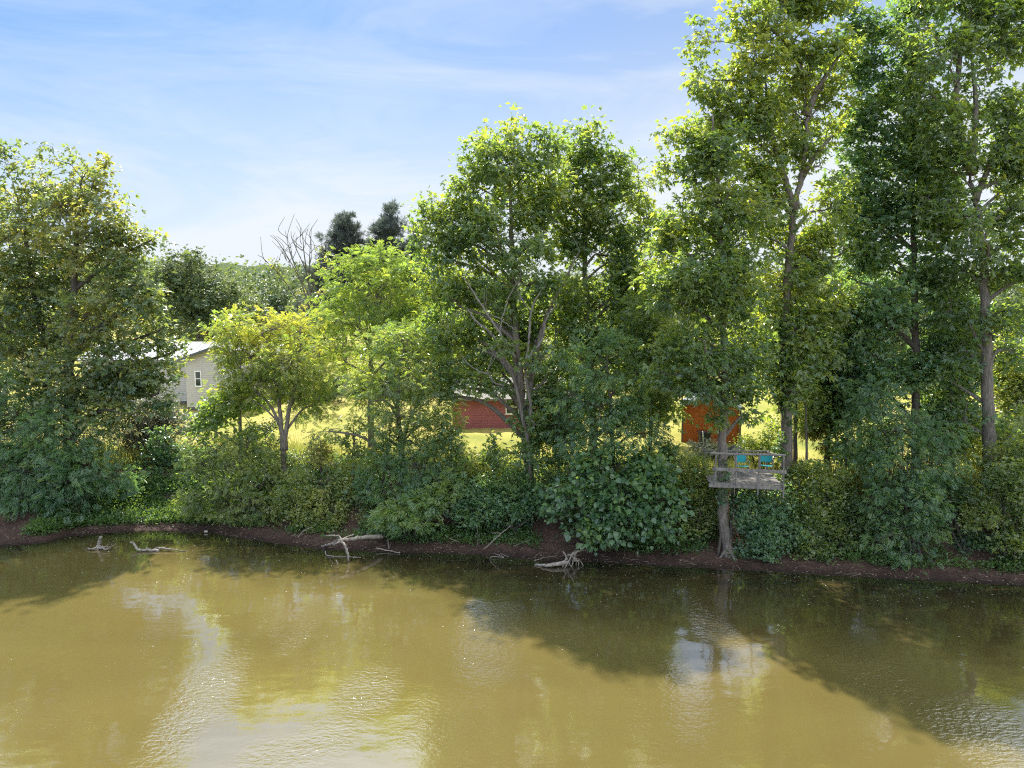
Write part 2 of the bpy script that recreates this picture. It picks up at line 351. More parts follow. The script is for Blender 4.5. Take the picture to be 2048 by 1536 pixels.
def tree(name, label, cat, Y, trunks, lobes, lm, leaf='pair', size=.2, m=26, dens=16, Rc=.55, flat=.6, droop=.35, bark=BARK, group=None, tint=0.0, dy=0.0, shell=.25, parts=('trunk', 'crown'), tbias=None, rtip=.02, thin=.74):
    T = []
    for k, (pts, rad) in enumerate(trunks):
        P = [W(p[0], p[1], Y + (p[2] if len(p) > 2 else 0)) for p in pts]
        if k == 0 or pts[0][1] > 880:
            g = gz(P[0][0], P[0][1])
            if len(trunks) == 1 or k == 0 or abs(g - P[0][2]) < 1.5: P[0][2] = g - .12
        T.append((np.array(P), rad, rtip))
    base = T[0][0][0].copy()
    wood, lv = grow(T, [lobe_px(l, Y) for l in lobes], leaf, size, m, dens, Rc, flat, droop, tint, shell, thin=thin, tbias=tbias)
    o = thing(name, label, cat, tuple(base), group)
    wood.build(parts[0], bark, o, True)
    lv.build(parts[1], LM[lm], o)
    return o

def bush(name, label, Y, base, lobes, lm, leaf='pair', size=.16, m=26, dens=26, Rc=.4, flat=.7, droop=.3, group=None, tint=0, cat='shrub', nst=4, shell=.3, thin=.72):
    if leaf == 'pair': size *= .76; m = int(m * 1.55)
    B = W(base[0], base[1], Y); B[2] = gz(B[0], B[1]) - .08
    L_ = [lobe_px(l, Y) for l in lobes]; T = []
    for i in range(nst):
        c = L_[i % len(L_)][0]; p1 = B * .5 + c * .5 + rng.normal(size=3) * .15; p1[2] = B[2] + .55 * (max(c[2], B[2] + .4) - B[2])
        e = c.copy(); e[2] = max(e[2], B[2] + .5)
        T.append((np.array([B + rng.normal(size=3) * (.12, .12, 0), p1, e]), .045, .01))
    # keep lobes out of the ground
    L2 = []
    for c, r, w in L_:
        g = gz(c[0], c[1])
        if c[2] - r[2] * .9 < min(g, .1): c = c.copy(); c[2] = max(c[2], .35)
        L2.append((c, r, w))
    wood, lv = grow(T, L2, leaf, size, m, dens, Rc, flat, droop, tint, shell, thin=thin)
    for k, v in enumerate(lv.v):        # leaves that would sink below ground or water are lifted on to it
        g = np.maximum(gh(v[:, 0], v[:, 1]), 0.0) + .03; v[:, 2] = np.maximum(v[:, 2], g + rng.uniform(0, .06, len(v)))
    o = thing(name, label, cat, tuple(B), group)
    wood.build('stem', BARKD, o, True); lv.build('foliage', LM[lm], o)
    return o

# ------------------------------------------------------------------ setting
xs = np.concatenate([[-900, -500, -300, -180, -120, -90, -70], np.arange(-55, 55, .26), [56, 70, 90, 120, 180, 300, 500, 900]])
ss = np.concatenate([[-70, -40, -20, -10, -6, -4, -3, -2], np.arange(-1.5, 6.5, .13), np.arange(6.6, 12, .4), np.arange(12, 60, 1.5), np.arange(60, 160, 6), [180, 230, 300, 400, 600, 900, 1500, 3000]])
Xg, Sg = np.meshgrid(xs, ss); Yg = Sg + shore(Xg)
Zg = gh(Xg, Yg)
i = np.arange(len(ss) - 1)[:, None] * len(xs); j = np.arange(len(xs) - 1)[None, :]
fq = np.stack([i + j, i + j + 1, i + len(xs) + j + 1, i + len(xs) + j], -1).reshape(-1, 4)
mb = MB(); mb.add(np.stack([Xg, Yg, Zg], -1), fq)
ground = mb.build('ground', GROUND, smooth=True); ground['kind'] = 'structure'
bk = 1 - np.clip((Sg - 4.2 - 2.0 * (fbm(Xg * .4, Yg * .4, 5) - .5)) / 1.2, 0, 1)
at = ground.data.attributes.new('bank', 'FLOAT', 'POINT'); at.data.foreach_set('value', bk.astype(np.float32).ravel())

xs = np.concatenate([[-900, -300, -120, -70], np.arange(-50, 50, .4), [60, 90, 150, 300, 900]])
ss = np.concatenate([[-400, -100, -40, -28], np.arange(-24, 1.3, .3)])
Xw, Sw = np.meshgrid(xs, ss); Yw = Sw + shore(Xw)
i = np.arange(len(ss) - 1)[:, None] * len(xs); j = np.arange(len(xs) - 1)[None, :]
fq = np.stack([i + j, i + j + 1, i + len(xs) + j + 1, i + len(xs) + j], -1).reshape(-1, 4)
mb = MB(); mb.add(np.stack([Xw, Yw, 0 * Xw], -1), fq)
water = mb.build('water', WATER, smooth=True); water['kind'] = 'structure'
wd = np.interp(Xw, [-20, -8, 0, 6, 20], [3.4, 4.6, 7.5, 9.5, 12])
sh = np.clip(1 + (Sw + .3) / (wd * (.75 + .9 * (fbm(Xw * .25, Yw * .25, 31) - .4))), 0, 1) ** .8  # zone reaches past the real shallows to carry the painted bank shade
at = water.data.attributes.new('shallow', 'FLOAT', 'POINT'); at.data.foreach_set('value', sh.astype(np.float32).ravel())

# patches of water ruffled by wind
rf = .03 + .08 * fbm(Xw * .2, Yw * .12, 91)
for px, py, rx_, ry_, k in ((980, 1275, 100, 80, 1.0), (1130, 1270, 46, 40, 1.1), (740, 1375, 70, 60, .8), (400, 1400, 70, 110, .9), (560, 1510, 90, 40, .6), (530, 1245, 26, 40, .8), (605, 1255, 34, 60, .8), (1740, 1340, 95, 75, 1.3), (1950, 1460, 120, 80, 1.3), (1340, 1410, 110, 100, .6), (1420, 1240, 40, 60, .9), (660, 1470, 60, 60, .6), (240, 1330, 60, 110, .35), (60, 1190, 40, 40, .5), (900, 1440, 120, 80, .4)):
    c = G(px, py); a_ = G(px + rx_, py); b_ = G(px, py - ry_); d2 = ((Xw - c[0]) / (a_[0] - c[0])) ** 2 + ((Yw - c[1]) / (b_[1] - c[1])) ** 2
    rf = np.maximum(rf, k * np.clip(1.3 - d2 * (.6 + .9 * fbm(Xw * .9, Yw * .9, 93)), 0, 1))
at = water.data.attributes.new('ruffle', 'FLOAT', 'POINT'); at.data.foreach_set('value', rf.astype(np.float32).ravel())

# wooded ridge on the horizon
HILL, nt, b = mat('wooded_hill'); L = nt.links.new
n1 = noise(nt, .16, 6, .7, coords(nt)); r = ramp(nt, [(.3, (.030, .050, .030)), (.7, (.075, .105, .048))]); L(n1.outputs['Fac'], r.inputs['Fac']); L(r.outputs[0], b.inputs['Base Color'])
b.inputs['Roughness'].default_value = 1; b.inputs['Specular IOR Level'].default_value = .1
bp = N(nt, 'ShaderNodeBump'); bp.inputs['Distance'].default_value = 4; L(n1.outputs['Fac'], bp.inputs['Height']); L(bp.outputs[0], b.inputs['Normal'])
xs = np.arange(-620, 620, 4.0); prof = np.interp(xs, [-620, -300, -120, -60, 40, 160, 300, 620], [44, 40, 33, 30, 24, 24, 28, 34])
rows = []
for y, k in ((300, 0), (330, .35), (360, .62), (390, .85), (420, 1), (460, .98), (520, .8), (640, 0)):
    rows.append(np.stack([xs, np.full_like(xs, y) + 12 * (vnoise(xs * .02, xs * 0 + y, 4) - .5), 2 + k * prof * (.93 + .14 * fbm(xs * .012, xs * 0 + y * .01, 8)) + k * 3.2 * (vnoise(xs * .16, xs * 0 + y * .3, 6) - .5)], -1))
Vh = np.array(rows); nx = len(xs); i = np.arange(len(rows) - 1)[:, None] * nx; j = np.arange(nx - 1)[None, :]
mb = MB(); mb.add(Vh, np.stack([i + j, i + j + 1, i + nx + j + 1, i + nx + j], -1).reshape(-1, 4)); o = mb.build('hill', HILL, smooth=True); o['kind'] = 'structure'

# loose leaves, twigs and pebbles on the mud beach (nobody could count them)
mb = MB(); n = 5200
x = rng.uniform(-26, 24, n); s = rng.uniform(.05, 2.4, n) ; y = shore(x) + s
keep = fbm(x * .8, y * .8, 17) > .36; x, y = x[keep], y[keep]; n = len(x)
pos = np.stack([x, y, gh(x, y) + .012], -1); d = rng.normal(size=(n, 3)); d[:, 2] *= .12
put_leaves(mb, pos, d, np.array((0, 0, 1)) + rng.normal(size=(n, 3)) * .3, rng.uniform(.03, .10, n), np.zeros(n), 'broad')
n = 900; x = rng.uniform(-26, 24, n); y = shore(x) + rng.uniform(-.05, 2.8, n); P0 = np.stack([x, y, gh(x, y) + .015], -1); a_ = rng.uniform(0, 6.28, n); l_ = rng.uniform(.1, .5, n)
P2 = P0 + np.stack([np.cos(a_) * l_, np.sin(a_) * l_ * .6, 0 * a_], -1); P2[:, 2] = gh(P2[:, 0], P2[:, 1]) + rng.uniform(.01, .06, n)
mb.tinted = False; mb.t = []
mb.twigs(P0, (P0 + P2) / 2 + (0, 0, .02), P2, rng.uniform(.004, .010, n), np.full(n, .003))
o = mb.build('leaf_litter', CHIP); tag(o, 'dead leaves and twigs scattered over the mud beach', 'leaf litter', kind='stuff')

# pale petals and leaves floating off the shore
mb = MB(); n = 520; x = rng.uniform(-24, 20, n); y = shore(x) - rng.exponential(1.8, n) - .1
pos = np.stack([x, y, np.full(n, .006)], -1); d = rng.normal(size=(n, 3)); d[:, 2] = 0
put_leaves(mb, pos, d, np.array((0, 0, 1)) + rng.normal(size=(n, 3)) * .08, rng.uniform(.025, .065, n), np.zeros(n), 'broad'); mb.tinted = False; mb.t = []
o = mb.build('floating_leaves', STONE); tag(o, 'tiny pale leaves floating on the water near the shore', 'leaf litter', kind='stuff')

# low weeds on the bank foot and tall grass along the lawn edge
def scatter_cover(name, label, cat, n, xr, sr, thr, sc, seed, lm, leaf, size, h, m, Rc, fl=.7):
    mb = MB(); x = rng.uniform(*xr, n); s = rng.uniform(*sr, n); y = shore(x) + s
    k = fbm(x * sc, y * sc, seed) > thr; x, y = x[k], y[k]
    C = np.stack([x, y, gh(x, y) + h * rng.uniform(.4, 1, len(x))], -1)
    t0 = .25 + .5 * fbm(x * .7, y * .7, seed + 3) + rng.normal(size=len(x)) * .1
    clump_leaves(mb, C, np.tile((0, 0, 1.), (len(x), 1)), np.full(len(x), Rc), m, size, leaf, fl, .1, t0)
    for v in mb.v: v[:, 2] = np.maximum(v[:, 2], np.maximum(gh(v[:, 0], v[:, 1]), 0) + .01)
    return tag(mb.build(name, LM[lm]), label, cat, kind='stuff')
scatter_cover('bank_weeds', 'low bright green weeds growing on the bank foot', 'weeds', 4200, (-23, 24), (.8, 3.4), .43, .55, 41, 'weed', 'broad', .10, .20, 20, .22)
scatter_cover('bank_weeds', 'lush bright weeds covering the foot of the left bank', 'weeds', 900, (-21.5, -14), (.7, 3.2), .30, .8, 44, 'weed', 'broad', .11, .22, 26, .26)
scatter_cover('bank_cover', 'dark green creepers covering the steep river bank', 'undergrowth', 3300, (-34, 30), (2.3, 6.2), .40, .35, 51, 'teal', 'pair', .12, .30, 16, .36)
mb = MB(); n = 30000; x = rng.uniform(-30, 30, n); s = 4.2 + rng.exponential(2.2, n); y = shore(x) + s
k = fbm(x * .5, y * .5, 61) > .38; x, y = x[k], y[k]; n = len(x)
d = np.array((0, 0, 1)) + rng.normal(size=(n, 3)) * .22
put_leaves(mb, np.stack([x, y, gh(x, y)], -1), d, rng.normal(size=(n, 3)) + (0, -1, 0), rng.uniform(.25, .85, n) * np.clip(1.25 - (y - shore(x) - 4) * .10, .3, 1), np.clip(.45 + rng.normal(size=n) * .22, 0, 1), 'blade')
tag(mb.build('tall_grass', LM['grass']), 'tall straw green grass along the top of the bank', 'grass', kind='stuff')
# ------------------------------------------------------------------ buildings
def clap(mb, p0, p1, z0, top, lap=.14, out=.012):
    """lapped boards on the wall from p0 to p1 (its outside is on the right-hand side seen from above); top(t) is the upper edge"""
    p0 = np.array(p0[:2], float); p1 = np.array(p1[:2], float); d = p1 - p0; ln = np.linalg.norm(d); d /= ln; nv = np.array((d[1], -d[0]))
    zt = max(top(t) for t in np.linspace(0, 1, 21)); z = z0
    ts = np.linspace(0, 1, 81)
    while z < zt - .01:
        ok = [t for t in ts if top(t) >= z + .02]
        if not ok: break
        a_, b_ = min(ok), max(ok); z1 = z + lap
        ta = [t for t in ts if top(t) >= z1] or [(a_ + b_) / 2]
        a1, b1 = min(ta), max(ta)
        if z1 > zt: z1 = zt
        q = lambda t, zz, o_: (*(p0 + d * ln * t + nv * o_), zz)
        mb.add([q(a_, z, out), q(b_, z, out), q(b1, z1, 0), q(a1, z1, 0)], [(0, 1, 2, 3)])
        mb.add([q(a_, z, 0), q(b_, z, 0), q(b_, z, out), q(a_, z, out)], [(0, 1, 2, 3)])
        z += lap
def window(parent, c, w, h, fr=.07, rails=1, proud=.05):
    """sash window facing -Y with its centre at c"""
    m = MB(); x, y, z = c
    for sx in (-1, 1): m.box((x + sx * (w - fr) / 2, y - proud / 2, z), (fr, proud, h))
    for sz in (-1, 1): m.box((x, y - proud / 2, z + sz * (h - fr) / 2), (w - 2 * fr, proud, fr))
    for k in range(rails): m.box((x, y - proud / 2 + .005, z), (w - 2 * fr, proud * .6, .05))
    f = m.build('window', WHITE, parent)
    g = MB(); g.box((x, y - .012, z), (w - 2 * fr - .002, .01, h - 2 * fr - .002)); g.build('pane', GLASS, f)
    s_ = MB(); s_.box((x, y - proud * .6, z - h / 2 - .02), (w + .10, proud * 1.3, .038)); s_.build('sill', WHITE, f)
def roof_slab(m, a0, a1, b1, b0, th=.12):
    q = np.array([a0, a1, b1, b0], float); m.add(np.vstack([q, q - (0, 0, th)]), [(0, 1, 2, 3), (7, 6, 5, 4), (0, 4, 5, 1), (1, 5, 6, 2), (2, 6, 7, 3), (3, 7, 4, 0)])

# cream house with a cross gable, far left
Y0 = 53.0; xl = W(372, 760, Y0)[0]; xp = W(437, 760, Y0)[0]; xr = 2 * xp - xl; ze = W(372, 717, Y0)[2]; zp = W(437, 694, Y0)[2]
gz0 = gz(xp, Y0) - .1
h = thing('cream_house', 'cream sided house with pale metal roof half hidden behind the left trees', 'house', (xp, Y0, gz0))
m = MB(); top = lambda t: ze + (zp - ze) * (1 - abs(2 * t - 1)); clap(m, (xl, Y0), (xr, Y0), gz0 + .35, top, .16)
clap(m, (xr, Y0), (xr, Y0 + 9), gz0 + .35, lambda t: ze, .16); clap(m, (xl, Y0 + 4), (xl, Y0), gz0 + .35, lambda t: ze, .16)
xm = W(175, 760, 57)[0]; clap(m, (xm, Y0 + 3.5), (xl, Y0 + 3.5), gz0 + .35, lambda t: ze - .25, .16)
m.build('wall', SIDING, h)
m = MB(); m.box(((xl + xr) / 2, Y0 + 4.5, gz0 + .175), (xr - xl - .06, 8.9, .35)); m.box(((xm + xl) / 2, Y0 + 6.3, gz0 + .175), (xl - xm, 5.5, .35)); m.build('foundation', CONC, h)
m = MB(); sl = (zp - ze) / (xp - xl); ov = .35
roof_slab(m, (xl - ov, Y0 - ov, ze - ov * sl + .13), (xp, Y0 - ov, zp + .13), (xp, Y0 + 9.2, zp + .13), (xl - ov, Y0 + 9.2, ze - ov * sl + .13))
roof_slab(m, (xp + .003, Y0 - ov, zp + .13), (xr + ov, Y0 - ov, ze - ov * sl + .13), (xr + ov, Y0 + 9.2, ze - ov * sl + .13), (xp + .003, Y0 + 9.2, zp + .13))
roof_slab(m, (xm - .4, Y0 + 3.1, ze - .32), (xl + 1.2, Y0 + 3.1, ze - .32), (xl + 1.2, Y0 + 6.8, zp + .10), (xm - .4, Y0 + 6.8, zp + .10))
roof_slab(m, (xm - .4, Y0 + 6.805, zp + .10), (xl + 1.2, Y0 + 6.805, zp + .10), (xl + 1.2, Y0 + 10.4, ze - .32), (xm - .4, Y0 + 10.4, ze - .32))
for k in range(24):
    xx = xm - .3 + k * .45
    if xx < xl + 1.1: roof_slab(m, (xx, Y0 + 3.1, ze - .29), (xx + .03, Y0 + 3.1, ze - .29), (xx + .03, Y0 + 6.78, zp + .13), (xx, Y0 + 6.78, zp + .13), .05)
m.build('roof', ROOFM, h)
m = MB()
for sg in (-1, 1):
    a_ = np.array((xp + sg * (xl - xp - ov), Y0 - ov - .02, ze - ov * sl + .13)); b_ = np.array((xp, Y0 - ov - .02, zp + .13))
    m.add([a_ + (0, 0, .01), b_ + (0, 0, .01), b_ - (0, 0, .19), a_ - (0, 0, .19), a_ + (0, .03, .01), b_ + (0, .03, .01), b_ + (0, .03, -.19), a_ + (0, .03, -.19)], [(0, 1, 2, 3), (4, 7, 6, 5), (0, 4, 5, 1), (3, 2, 6, 7)])
m.build('fascia', FASCIA, h)
wc = W(396.5, 757.5, Y0 - .02); window(h, (wc[0], Y0 - .02, wc[2]), .50, 1.18)
wc2 = W(470, 757.5, Y0); window(h, (wc2[0], Y0 - .02, wc[2]), .50, 1.18)

# red house behind the tall central tree
Y0 = 45.0; xl = W(905, 830, Y0)[0]; xr = W(1142, 830, Y0)[0]; zb = W(1000, 860, Y0)[2]; ze = W(1000, 796, Y0)[2]
h = thing('red_house', 'low red sided house with pale roof behind the tall central tree', 'house', ((xl + xr) / 2, Y0, gz(0, Y0)))
m = MB(); clap(m, (xl, Y0), (xr, Y0), zb, lambda t: ze, .105, .016); clap(m, (xr, Y0), (xr, Y0 + 5), zb, lambda t: ze + (1 - abs(2 * t - 1)) * 1.0, .105, .016)
clap(m, (xl, Y0 + 5), (xl, Y0), zb, lambda t: ze + (1 - abs(2 * t - 1)) * 1.0, .105, .016); clap(m, (xr, Y0 + 5), (xl, Y0 + 5), zb, lambda t: ze, .105, .016)
m.build('wall', REDSIDE, h)
m = MB(); m.box(((xl + xr) / 2, Y0 + 2.5, (zb + gz(0, Y0)) / 2 - .1), (xr - xl - .1, 4.9, zb - gz(0, Y0) + .2)); m.build('foundation', CONC, h)
m = MB(); roof_slab(m, (xl - .3, Y0 - .35, ze - .02), (xr + .3, Y0 - .35, ze - .02), (xr + .3, Y0 + 2.5, ze + 1.1), (xl - .3, Y0 + 2.5, ze + 1.1)); roof_slab(m, (xl - .3, Y0 + 2.503, ze + 1.1), (xr + .3, Y0 + 2.503, ze + 1.1), (xr + .3, Y0 + 5.35, ze - .02), (xl - .3, Y0 + 5.35, ze - .02)); m.build('roof', SHINGLE, h)
m = MB(); m.box(((xl + xr) / 2, Y0 - .03, zb - .03), (xr - xl + .04, .05, .07)); m.build('skirting_board', WHITE, h)
for px in (1025,):
    wc = W(px, 814, Y0 - .03); window(h, (wc[0], Y0 - .02, wc[2]), .88, .92, .07)

# orange shed
Y0 = 40.0; xl = W(1367, 850, Y0)[0]; xr = W(1476, 850, Y0)[0]; xm = (xl + xr) / 2; g0 = gz(xm, Y0) - .05; ze = W(1420, 814, Y0)[2]
sd = thing('orange_shed', 'small orange board shed with dark roof on the lawn behind the deck', 'shed', (xm, Y0, g0))
m = MB(); nb = 20; wb = (xr - xl) / nb
for k in range(nb): m.box((xl + wb * (k + .5), Y0 + (.0, .012)[k % 2], (g0 + ze) / 2), (wb + .004, .03, ze - g0))
for k in range(14):
    for xx in (xl + .015, xr - .015): m.box((xx, Y0 + .12 + .2 * k, (g0 + ze) / 2), (.03 + .012 * (k % 2), .2, ze - g0))
m.box((xm, Y0 + 2.85, (g0 + ze) / 2), (xr - xl, .03, ze - g0))
m.add([(xl, Y0 + .01, ze), (xr, Y0 + .01, ze), (xm, Y0 + .01, ze + .75)], [(0, 1, 2)]); m.add([(xl, Y0 + 2.86, ze), (xr, Y0 + 2.86, ze), (xm, Y0 + 2.86, ze + .75)], [(0, 2, 1)])
m.build('wall', ORANGE, sd)
m = MB(); roof_slab(m, (xl - .2, Y0 - .25, ze - .05), (xm, Y0 - .25, ze + .85), (xm, Y0 + 3.1, ze + .85), (xl - .2, Y0 + 3.1, ze - .05), .07); roof_slab(m, (xm + .003, Y0 - .25, ze + .85), (xr + .2, Y0 - .25, ze - .05), (xr + .2, Y0 + 3.1, ze - .05), (xm + .003, Y0 + 3.1, ze + .85), .07); m.build('roof', FASCIA, sd)
m = MB(); m.box((xl - .03, Y0 - .03, (g0 + ze) / 2), (.07, .07, ze - g0)); m.build('corner_board', FASCIA, sd)
m = MB(); m.box((xr + .05, Y0 - .05, (g0 + ze) / 2), (.09, .09, ze - g0)); m.build('corner_board', BARKD, sd)

sd.rotation_euler.z = R(-13)
# bin in front of the shed
p = W(1408, 885, 38.9); g0 = gz(p[0], 38.9)
bn = thing('wheeled_bin', 'charcoal bin with a pale pole beside it in front of orange shed', 'bin', (p[0], 38.9, g0))
m = MB(); m.box((p[0], 38.9, g0 + .42), (.50, .50, .76), taper=1.14); m.build('body', GREYC, bn)
m = MB(); m.box((p[0], 38.88, g0 + .835), (.64, .66, .07), taper=.9); m.box((p[0], 39.22, g0 + .80), (.4, .06, .06)); m.build('lid', BLACKP, bn)
for sx in (-1, 1):
    m = MB(); m.tube([(p[0] + sx * .27, 39.2, g0 + .1), (p[0] + sx * .22, 39.2, g0 + .1)], .1, 12); m.build('wheel', BLACKP, bn)
m = MB(); q = W(1405.5, 870, 38.5); m.tube([(q[0] + .08, 38.5, gz(q[0], 38.5)), (q[0], 38.55, g0 + .92)], .03, 7)
tag(m.build('pole', WHITE), 'thin pale pole leaning against the charcoal bin', 'pole')

# black tarp over a pile
def lumpy(name, mt, c, size, seed, label, cat, rough=.25):
    m = MB(); nu, nv = 26, 14; U, V_ = np.meshgrid(np.linspace(0, 2 * math.pi, nu, endpoint=False), np.linspace(0, 1, nv))
    rr = 1 - V_ ** 2.2; k = 1 + rough * (fbm(np.cos(U) * 2 + seed, np.sin(U) * 2 + V_ * 2, seed) - .5) * 2
    x = c[0] + size[0] * rr * np.cos(U) * k; y = c[1] + size[1] * rr * np.sin(U) * k; z = c[2] - .1 + (size[2] + .1) * V_ * (1 + rough * (fbm(x * 2.5, y * 2.5, seed + 5) - .5) * 1.8)
    i = np.arange(nv - 1)[:, None] * nu; j = np.arange(nu)[None, :]; jk = (j + 1) % nu
    m.add(np.stack([x, y, z], -1), np.stack([i + j, i + jk, i + nu + jk, i + nu + j], -1).reshape(-1, 4))
    return tag(m.build(name, mt, smooth=True, loc=tuple(c)), label, cat)
p = W(1474, 905, 36.3); lumpy('tarp_pile', BLACKP, (p[0], 36.3, gz(p[0], 36.3)), (.78, .7, .72), 3, 'black plastic tarp heaped over a pile behind the deck', 'tarp', .45)

# ------------------------------------------------------------------ viewing deck between two trunks
P0 = W(1421, 966, 27.35); P1 = W(1566, 969.5, 27.05); dz = (P0[2] + P1[2]) / 2
ux = (P1 - P0) * (1, 1, 0); DW = np.linalg.norm(ux); ux /= DW; uy = np.array((-ux[1], ux[0], 0)); rz = math.atan2(ux[1], ux[0]); DD = 2.4
def dk(a, b, c): return P0 * (1, 1, 0) + ux * a + uy * b + np.array((0, 0, dz + c))
dkc = dk(DW / 2, DD / 2, 0); dkc[2] = gz(dkc[0], dkc[1])
deck = thing('viewing_deck', 'small weathered wooden deck with pole railing fixed between two trunks', 'deck', tuple(dkc))
m = MB()
for k in range(20): m.box(dk(DW / 2 + rng.normal() * .015, .07 + k * DD / 20, -.02 + rng.normal() * .003), (DW, DD / 20 - .014, .035), rz)
m.build('floor_board', DECKW, deck)
m = MB(); m.box(dk(DW / 2, -.02, -.105), (DW + .12, .05, .14), rz, ry=.012); m.build('fascia_board', DECKW, deck)
m = MB()
for k in range(5): m.box(dk(.15 + k * (DW - .3) / 4, DD / 2 + .02, -.13), (.05, DD - .06, .15), rz)
m.box(dk(DW / 2, DD, -.12), (DW, .05, .17), rz); m.build('joist', DECKW, deck)
RT = 1.16
for f_, lo, tilt in ((.055, -.05, .01), (.345, -.05, -.012), (.655, -.42, .005), (.995, -.50, -.008)):
    m = MB(); m.tube([dk(f_ * DW - tilt * 2, -.07, lo), dk(f_ * DW, -.07, .4), dk(f_ * DW + tilt * 2, -.07, RT)], .033, 7, .06); m.build('post', DECKW, deck)
for f_ in (.03, .52, .97):
    m = MB(); a_ = dk(f_ * DW, DD - .12, 0); g0 = gz(a_[0], a_[1]); m.box(((a_[0]), a_[1], (g0 - .2 + dz + .85) / 2), (.09, .09, dz + .85 - g0 + .2), rz); m.build('post', DECKW, deck)
for f_ in (.40, .80):
    m = MB(); a_ = dk(f_ * DW, 1.3, 0); g0 = gz(a_[0], a_[1]); m.box((a_[0], a_[1], (g0 - .2 + dz - .2) / 2), (.10, .10, dz - .2 - g0 + .2), rz); m.build('post', DECKW, deck)
m = MB(); m.tube([dk(-.05, -.07, RT + .05), dk(.3 * DW, -.07, RT + .02), dk(.65 * DW, -.07, RT + .035), dk(DW + .04, -.07, RT + .02)], .046, 8, .06); m.build('top_rail', DECKW, deck)
m = MB(); m.box(dk(DW / 2 + .06, -.10, .56), (DW + .05, .03, .12), rz, ry=.022); m.build('mid_rail', DECKW, deck)
m = MB(); m.tube([dk(0, DD - .12, .86), dk(.5 * DW, DD - .12, .84), dk(DW, DD - .12, .87)], .035, 7, .05); m.build('back_rail', DECKW, deck)
for sx in (.03, .97):
    m = MB(); m.tube([dk(sx * DW, -.03, RT - .02), dk(sx * DW, DD - .1, .84)], .028, 7, .05); m.build('side_rail', DECKW, deck)

def chair(px, Yc, rot, label):
    c = W(px, 930, Yc); rel = (c - P0) * (1, 1, 0); c = np.array((c[0], c[1], dz))
    o = thing('folding_chair', label, 'chair', tuple(c), 'turquoise folding chairs on the deck')
    ca, sa = math.cos(rot + rz), math.sin(rot + rz)
    T = lambda x, y, z: (c[0] + ca * x - sa * y, c[1] + sa * x + ca * y, c[2] + z)
    def sling(name, a_, b_, w, sag):
        m = MB(); nu = 9; g = []
        for k in range(nu):
            t = k / (nu - 1)
            for s_ in np.linspace(-1, 1, 7):
                p = np.array(a_) * (1 - t) + np.array(b_) * t; q = sag * (1 - s_ * s_); g.append(T(s_ * w, p[0] + q * (.9 if name == 'backrest' else 0), p[1] - (q if name == 'seat' else 0)))
        i = np.arange(nu - 1)[:, None] * 7; j = np.arange(6)[None, :]; g = np.array(g); f = np.stack([i + j, i + j + 1, i + 8 + j, i + 7 + j], -1).reshape(-1, 4)
        n0 = len(g); m.add(np.vstack([g, g + (0, .012, -.012)]), np.vstack([f, f[:, ::-1] + n0])); m.build(name, TURQ, o)
    sling('seat', (-.22, .40), (.20, .37), .215, .025); sling('backrest', (.27, .47), (.31, .75), .215, .02)
    for s_ in (-1, 1):
        m = MB(); m.tube([T(s_ * .24, -.25, 0), T(s_ * .24, .0, .26), T(s_ * .235, .24, .48), T(s_ * .23, .33, .82)], .014, 6); m.build('leg', STEEL, o)
        m = MB(); m.tube([T(s_ * .225, .26, 0), T(s_ * .225, 0, .24), T(s_ * .225, -.24, .41)], .013, 6); m.build('leg', STEEL, o)
        m = MB(); m.tube([T(s_ * .26, -.22, .58), T(s_ * .26, .05, .60), T(s_ * .245, .27, .60)], .016, 6); m.tube([T(s_ * .24, -.2, .40), T(s_ * .26, -.2, .58)], .011, 6); m.build('armrest', STEEL, o)
    m = MB(); m.tube([T(-.225, .26, .04), T(.225, .26, .04)], .01, 5); m.build('crossbar', STEEL, o)
chair(1484, 28.75, .03, 'turquoise folding chair standing nearer the ivy wrapped trunk on the deck')
chair(1533, 28.85, -.16, 'turquoise folding chair tilted slightly at the far end of the deck')

# ------------------------------------------------------------------ driftwood and stones on the shore
GD = 'driftwood along the shoreline'
def drift(name, label, cat, pieces, m_=DRIFT, group=GD):
    m = MB()
    for pts, ra, rb in pieces:
        ra *= .58; rb *= .58; p = smooth_poly(np.array(pts), 5); p[1:-1] += rng.normal(size=(len(p) - 2, 3)) * min(ra, .05) * .25
        m.tube(p, np.linspace(ra, rb, len(p)), 8, .09)
    c = np.array(pieces[0][0][0]); return tag(m.build(name, m_, smooth=True, loc=tuple(c)), label, cat, group)
up = lambda p, h: p + np.array((0, 0, h))
b_ = G(197, 1097, 0)
drift('driftwood_stump', 'pale upright driftwood knob with roots standing in the water at far left', 'driftwood',
      [([up(G(190, 1098, 0), -.15), up(b_, .1), up(G(200, 1097, 0), .3), up(G(203, 1097, 0), .52)], .17, .11), ([up(b_, .08), G(184, 1098, .06), G(172, 1097, .03)], .08, .03), ([up(b_, .06), G(212, 1099, .08), G(224, 1095, .03)], .09, .03),
       ([up(b_, .1), G(215, 1094, .18), G(236, 1088, .1)], .025, .01), ([up(b_, .1), G(222, 1093, .10), G(233, 1085, .2)], .02, .008), ([G(204, 1098, .05), G(214, 1091, .22), G(222, 1084, .12)], .02, .008)])
drift('driftwood_log', 'pale forked driftwood log lying in shallow water with raised knobbly end', 'driftwood', [([G(318, 1102, .03), G(296, 1100, .05), G(276, 1099, .08), up(G(269, 1098, 0), .22), up(G(262, 1097, 0), .27)], .10, .07), ([up(G(269, 1098, 0), .22), up(G(266, 1098, 0), .34)], .06, .04)])
drift('driftwood_plank', 'grey split log floating beside the pale forked log', 'driftwood', [([G(311, 1097, .05), G(330, 1097, .10), G(352, 1100, .06), G(376, 1103, -.01)], .10, .02)], DRIFTD)
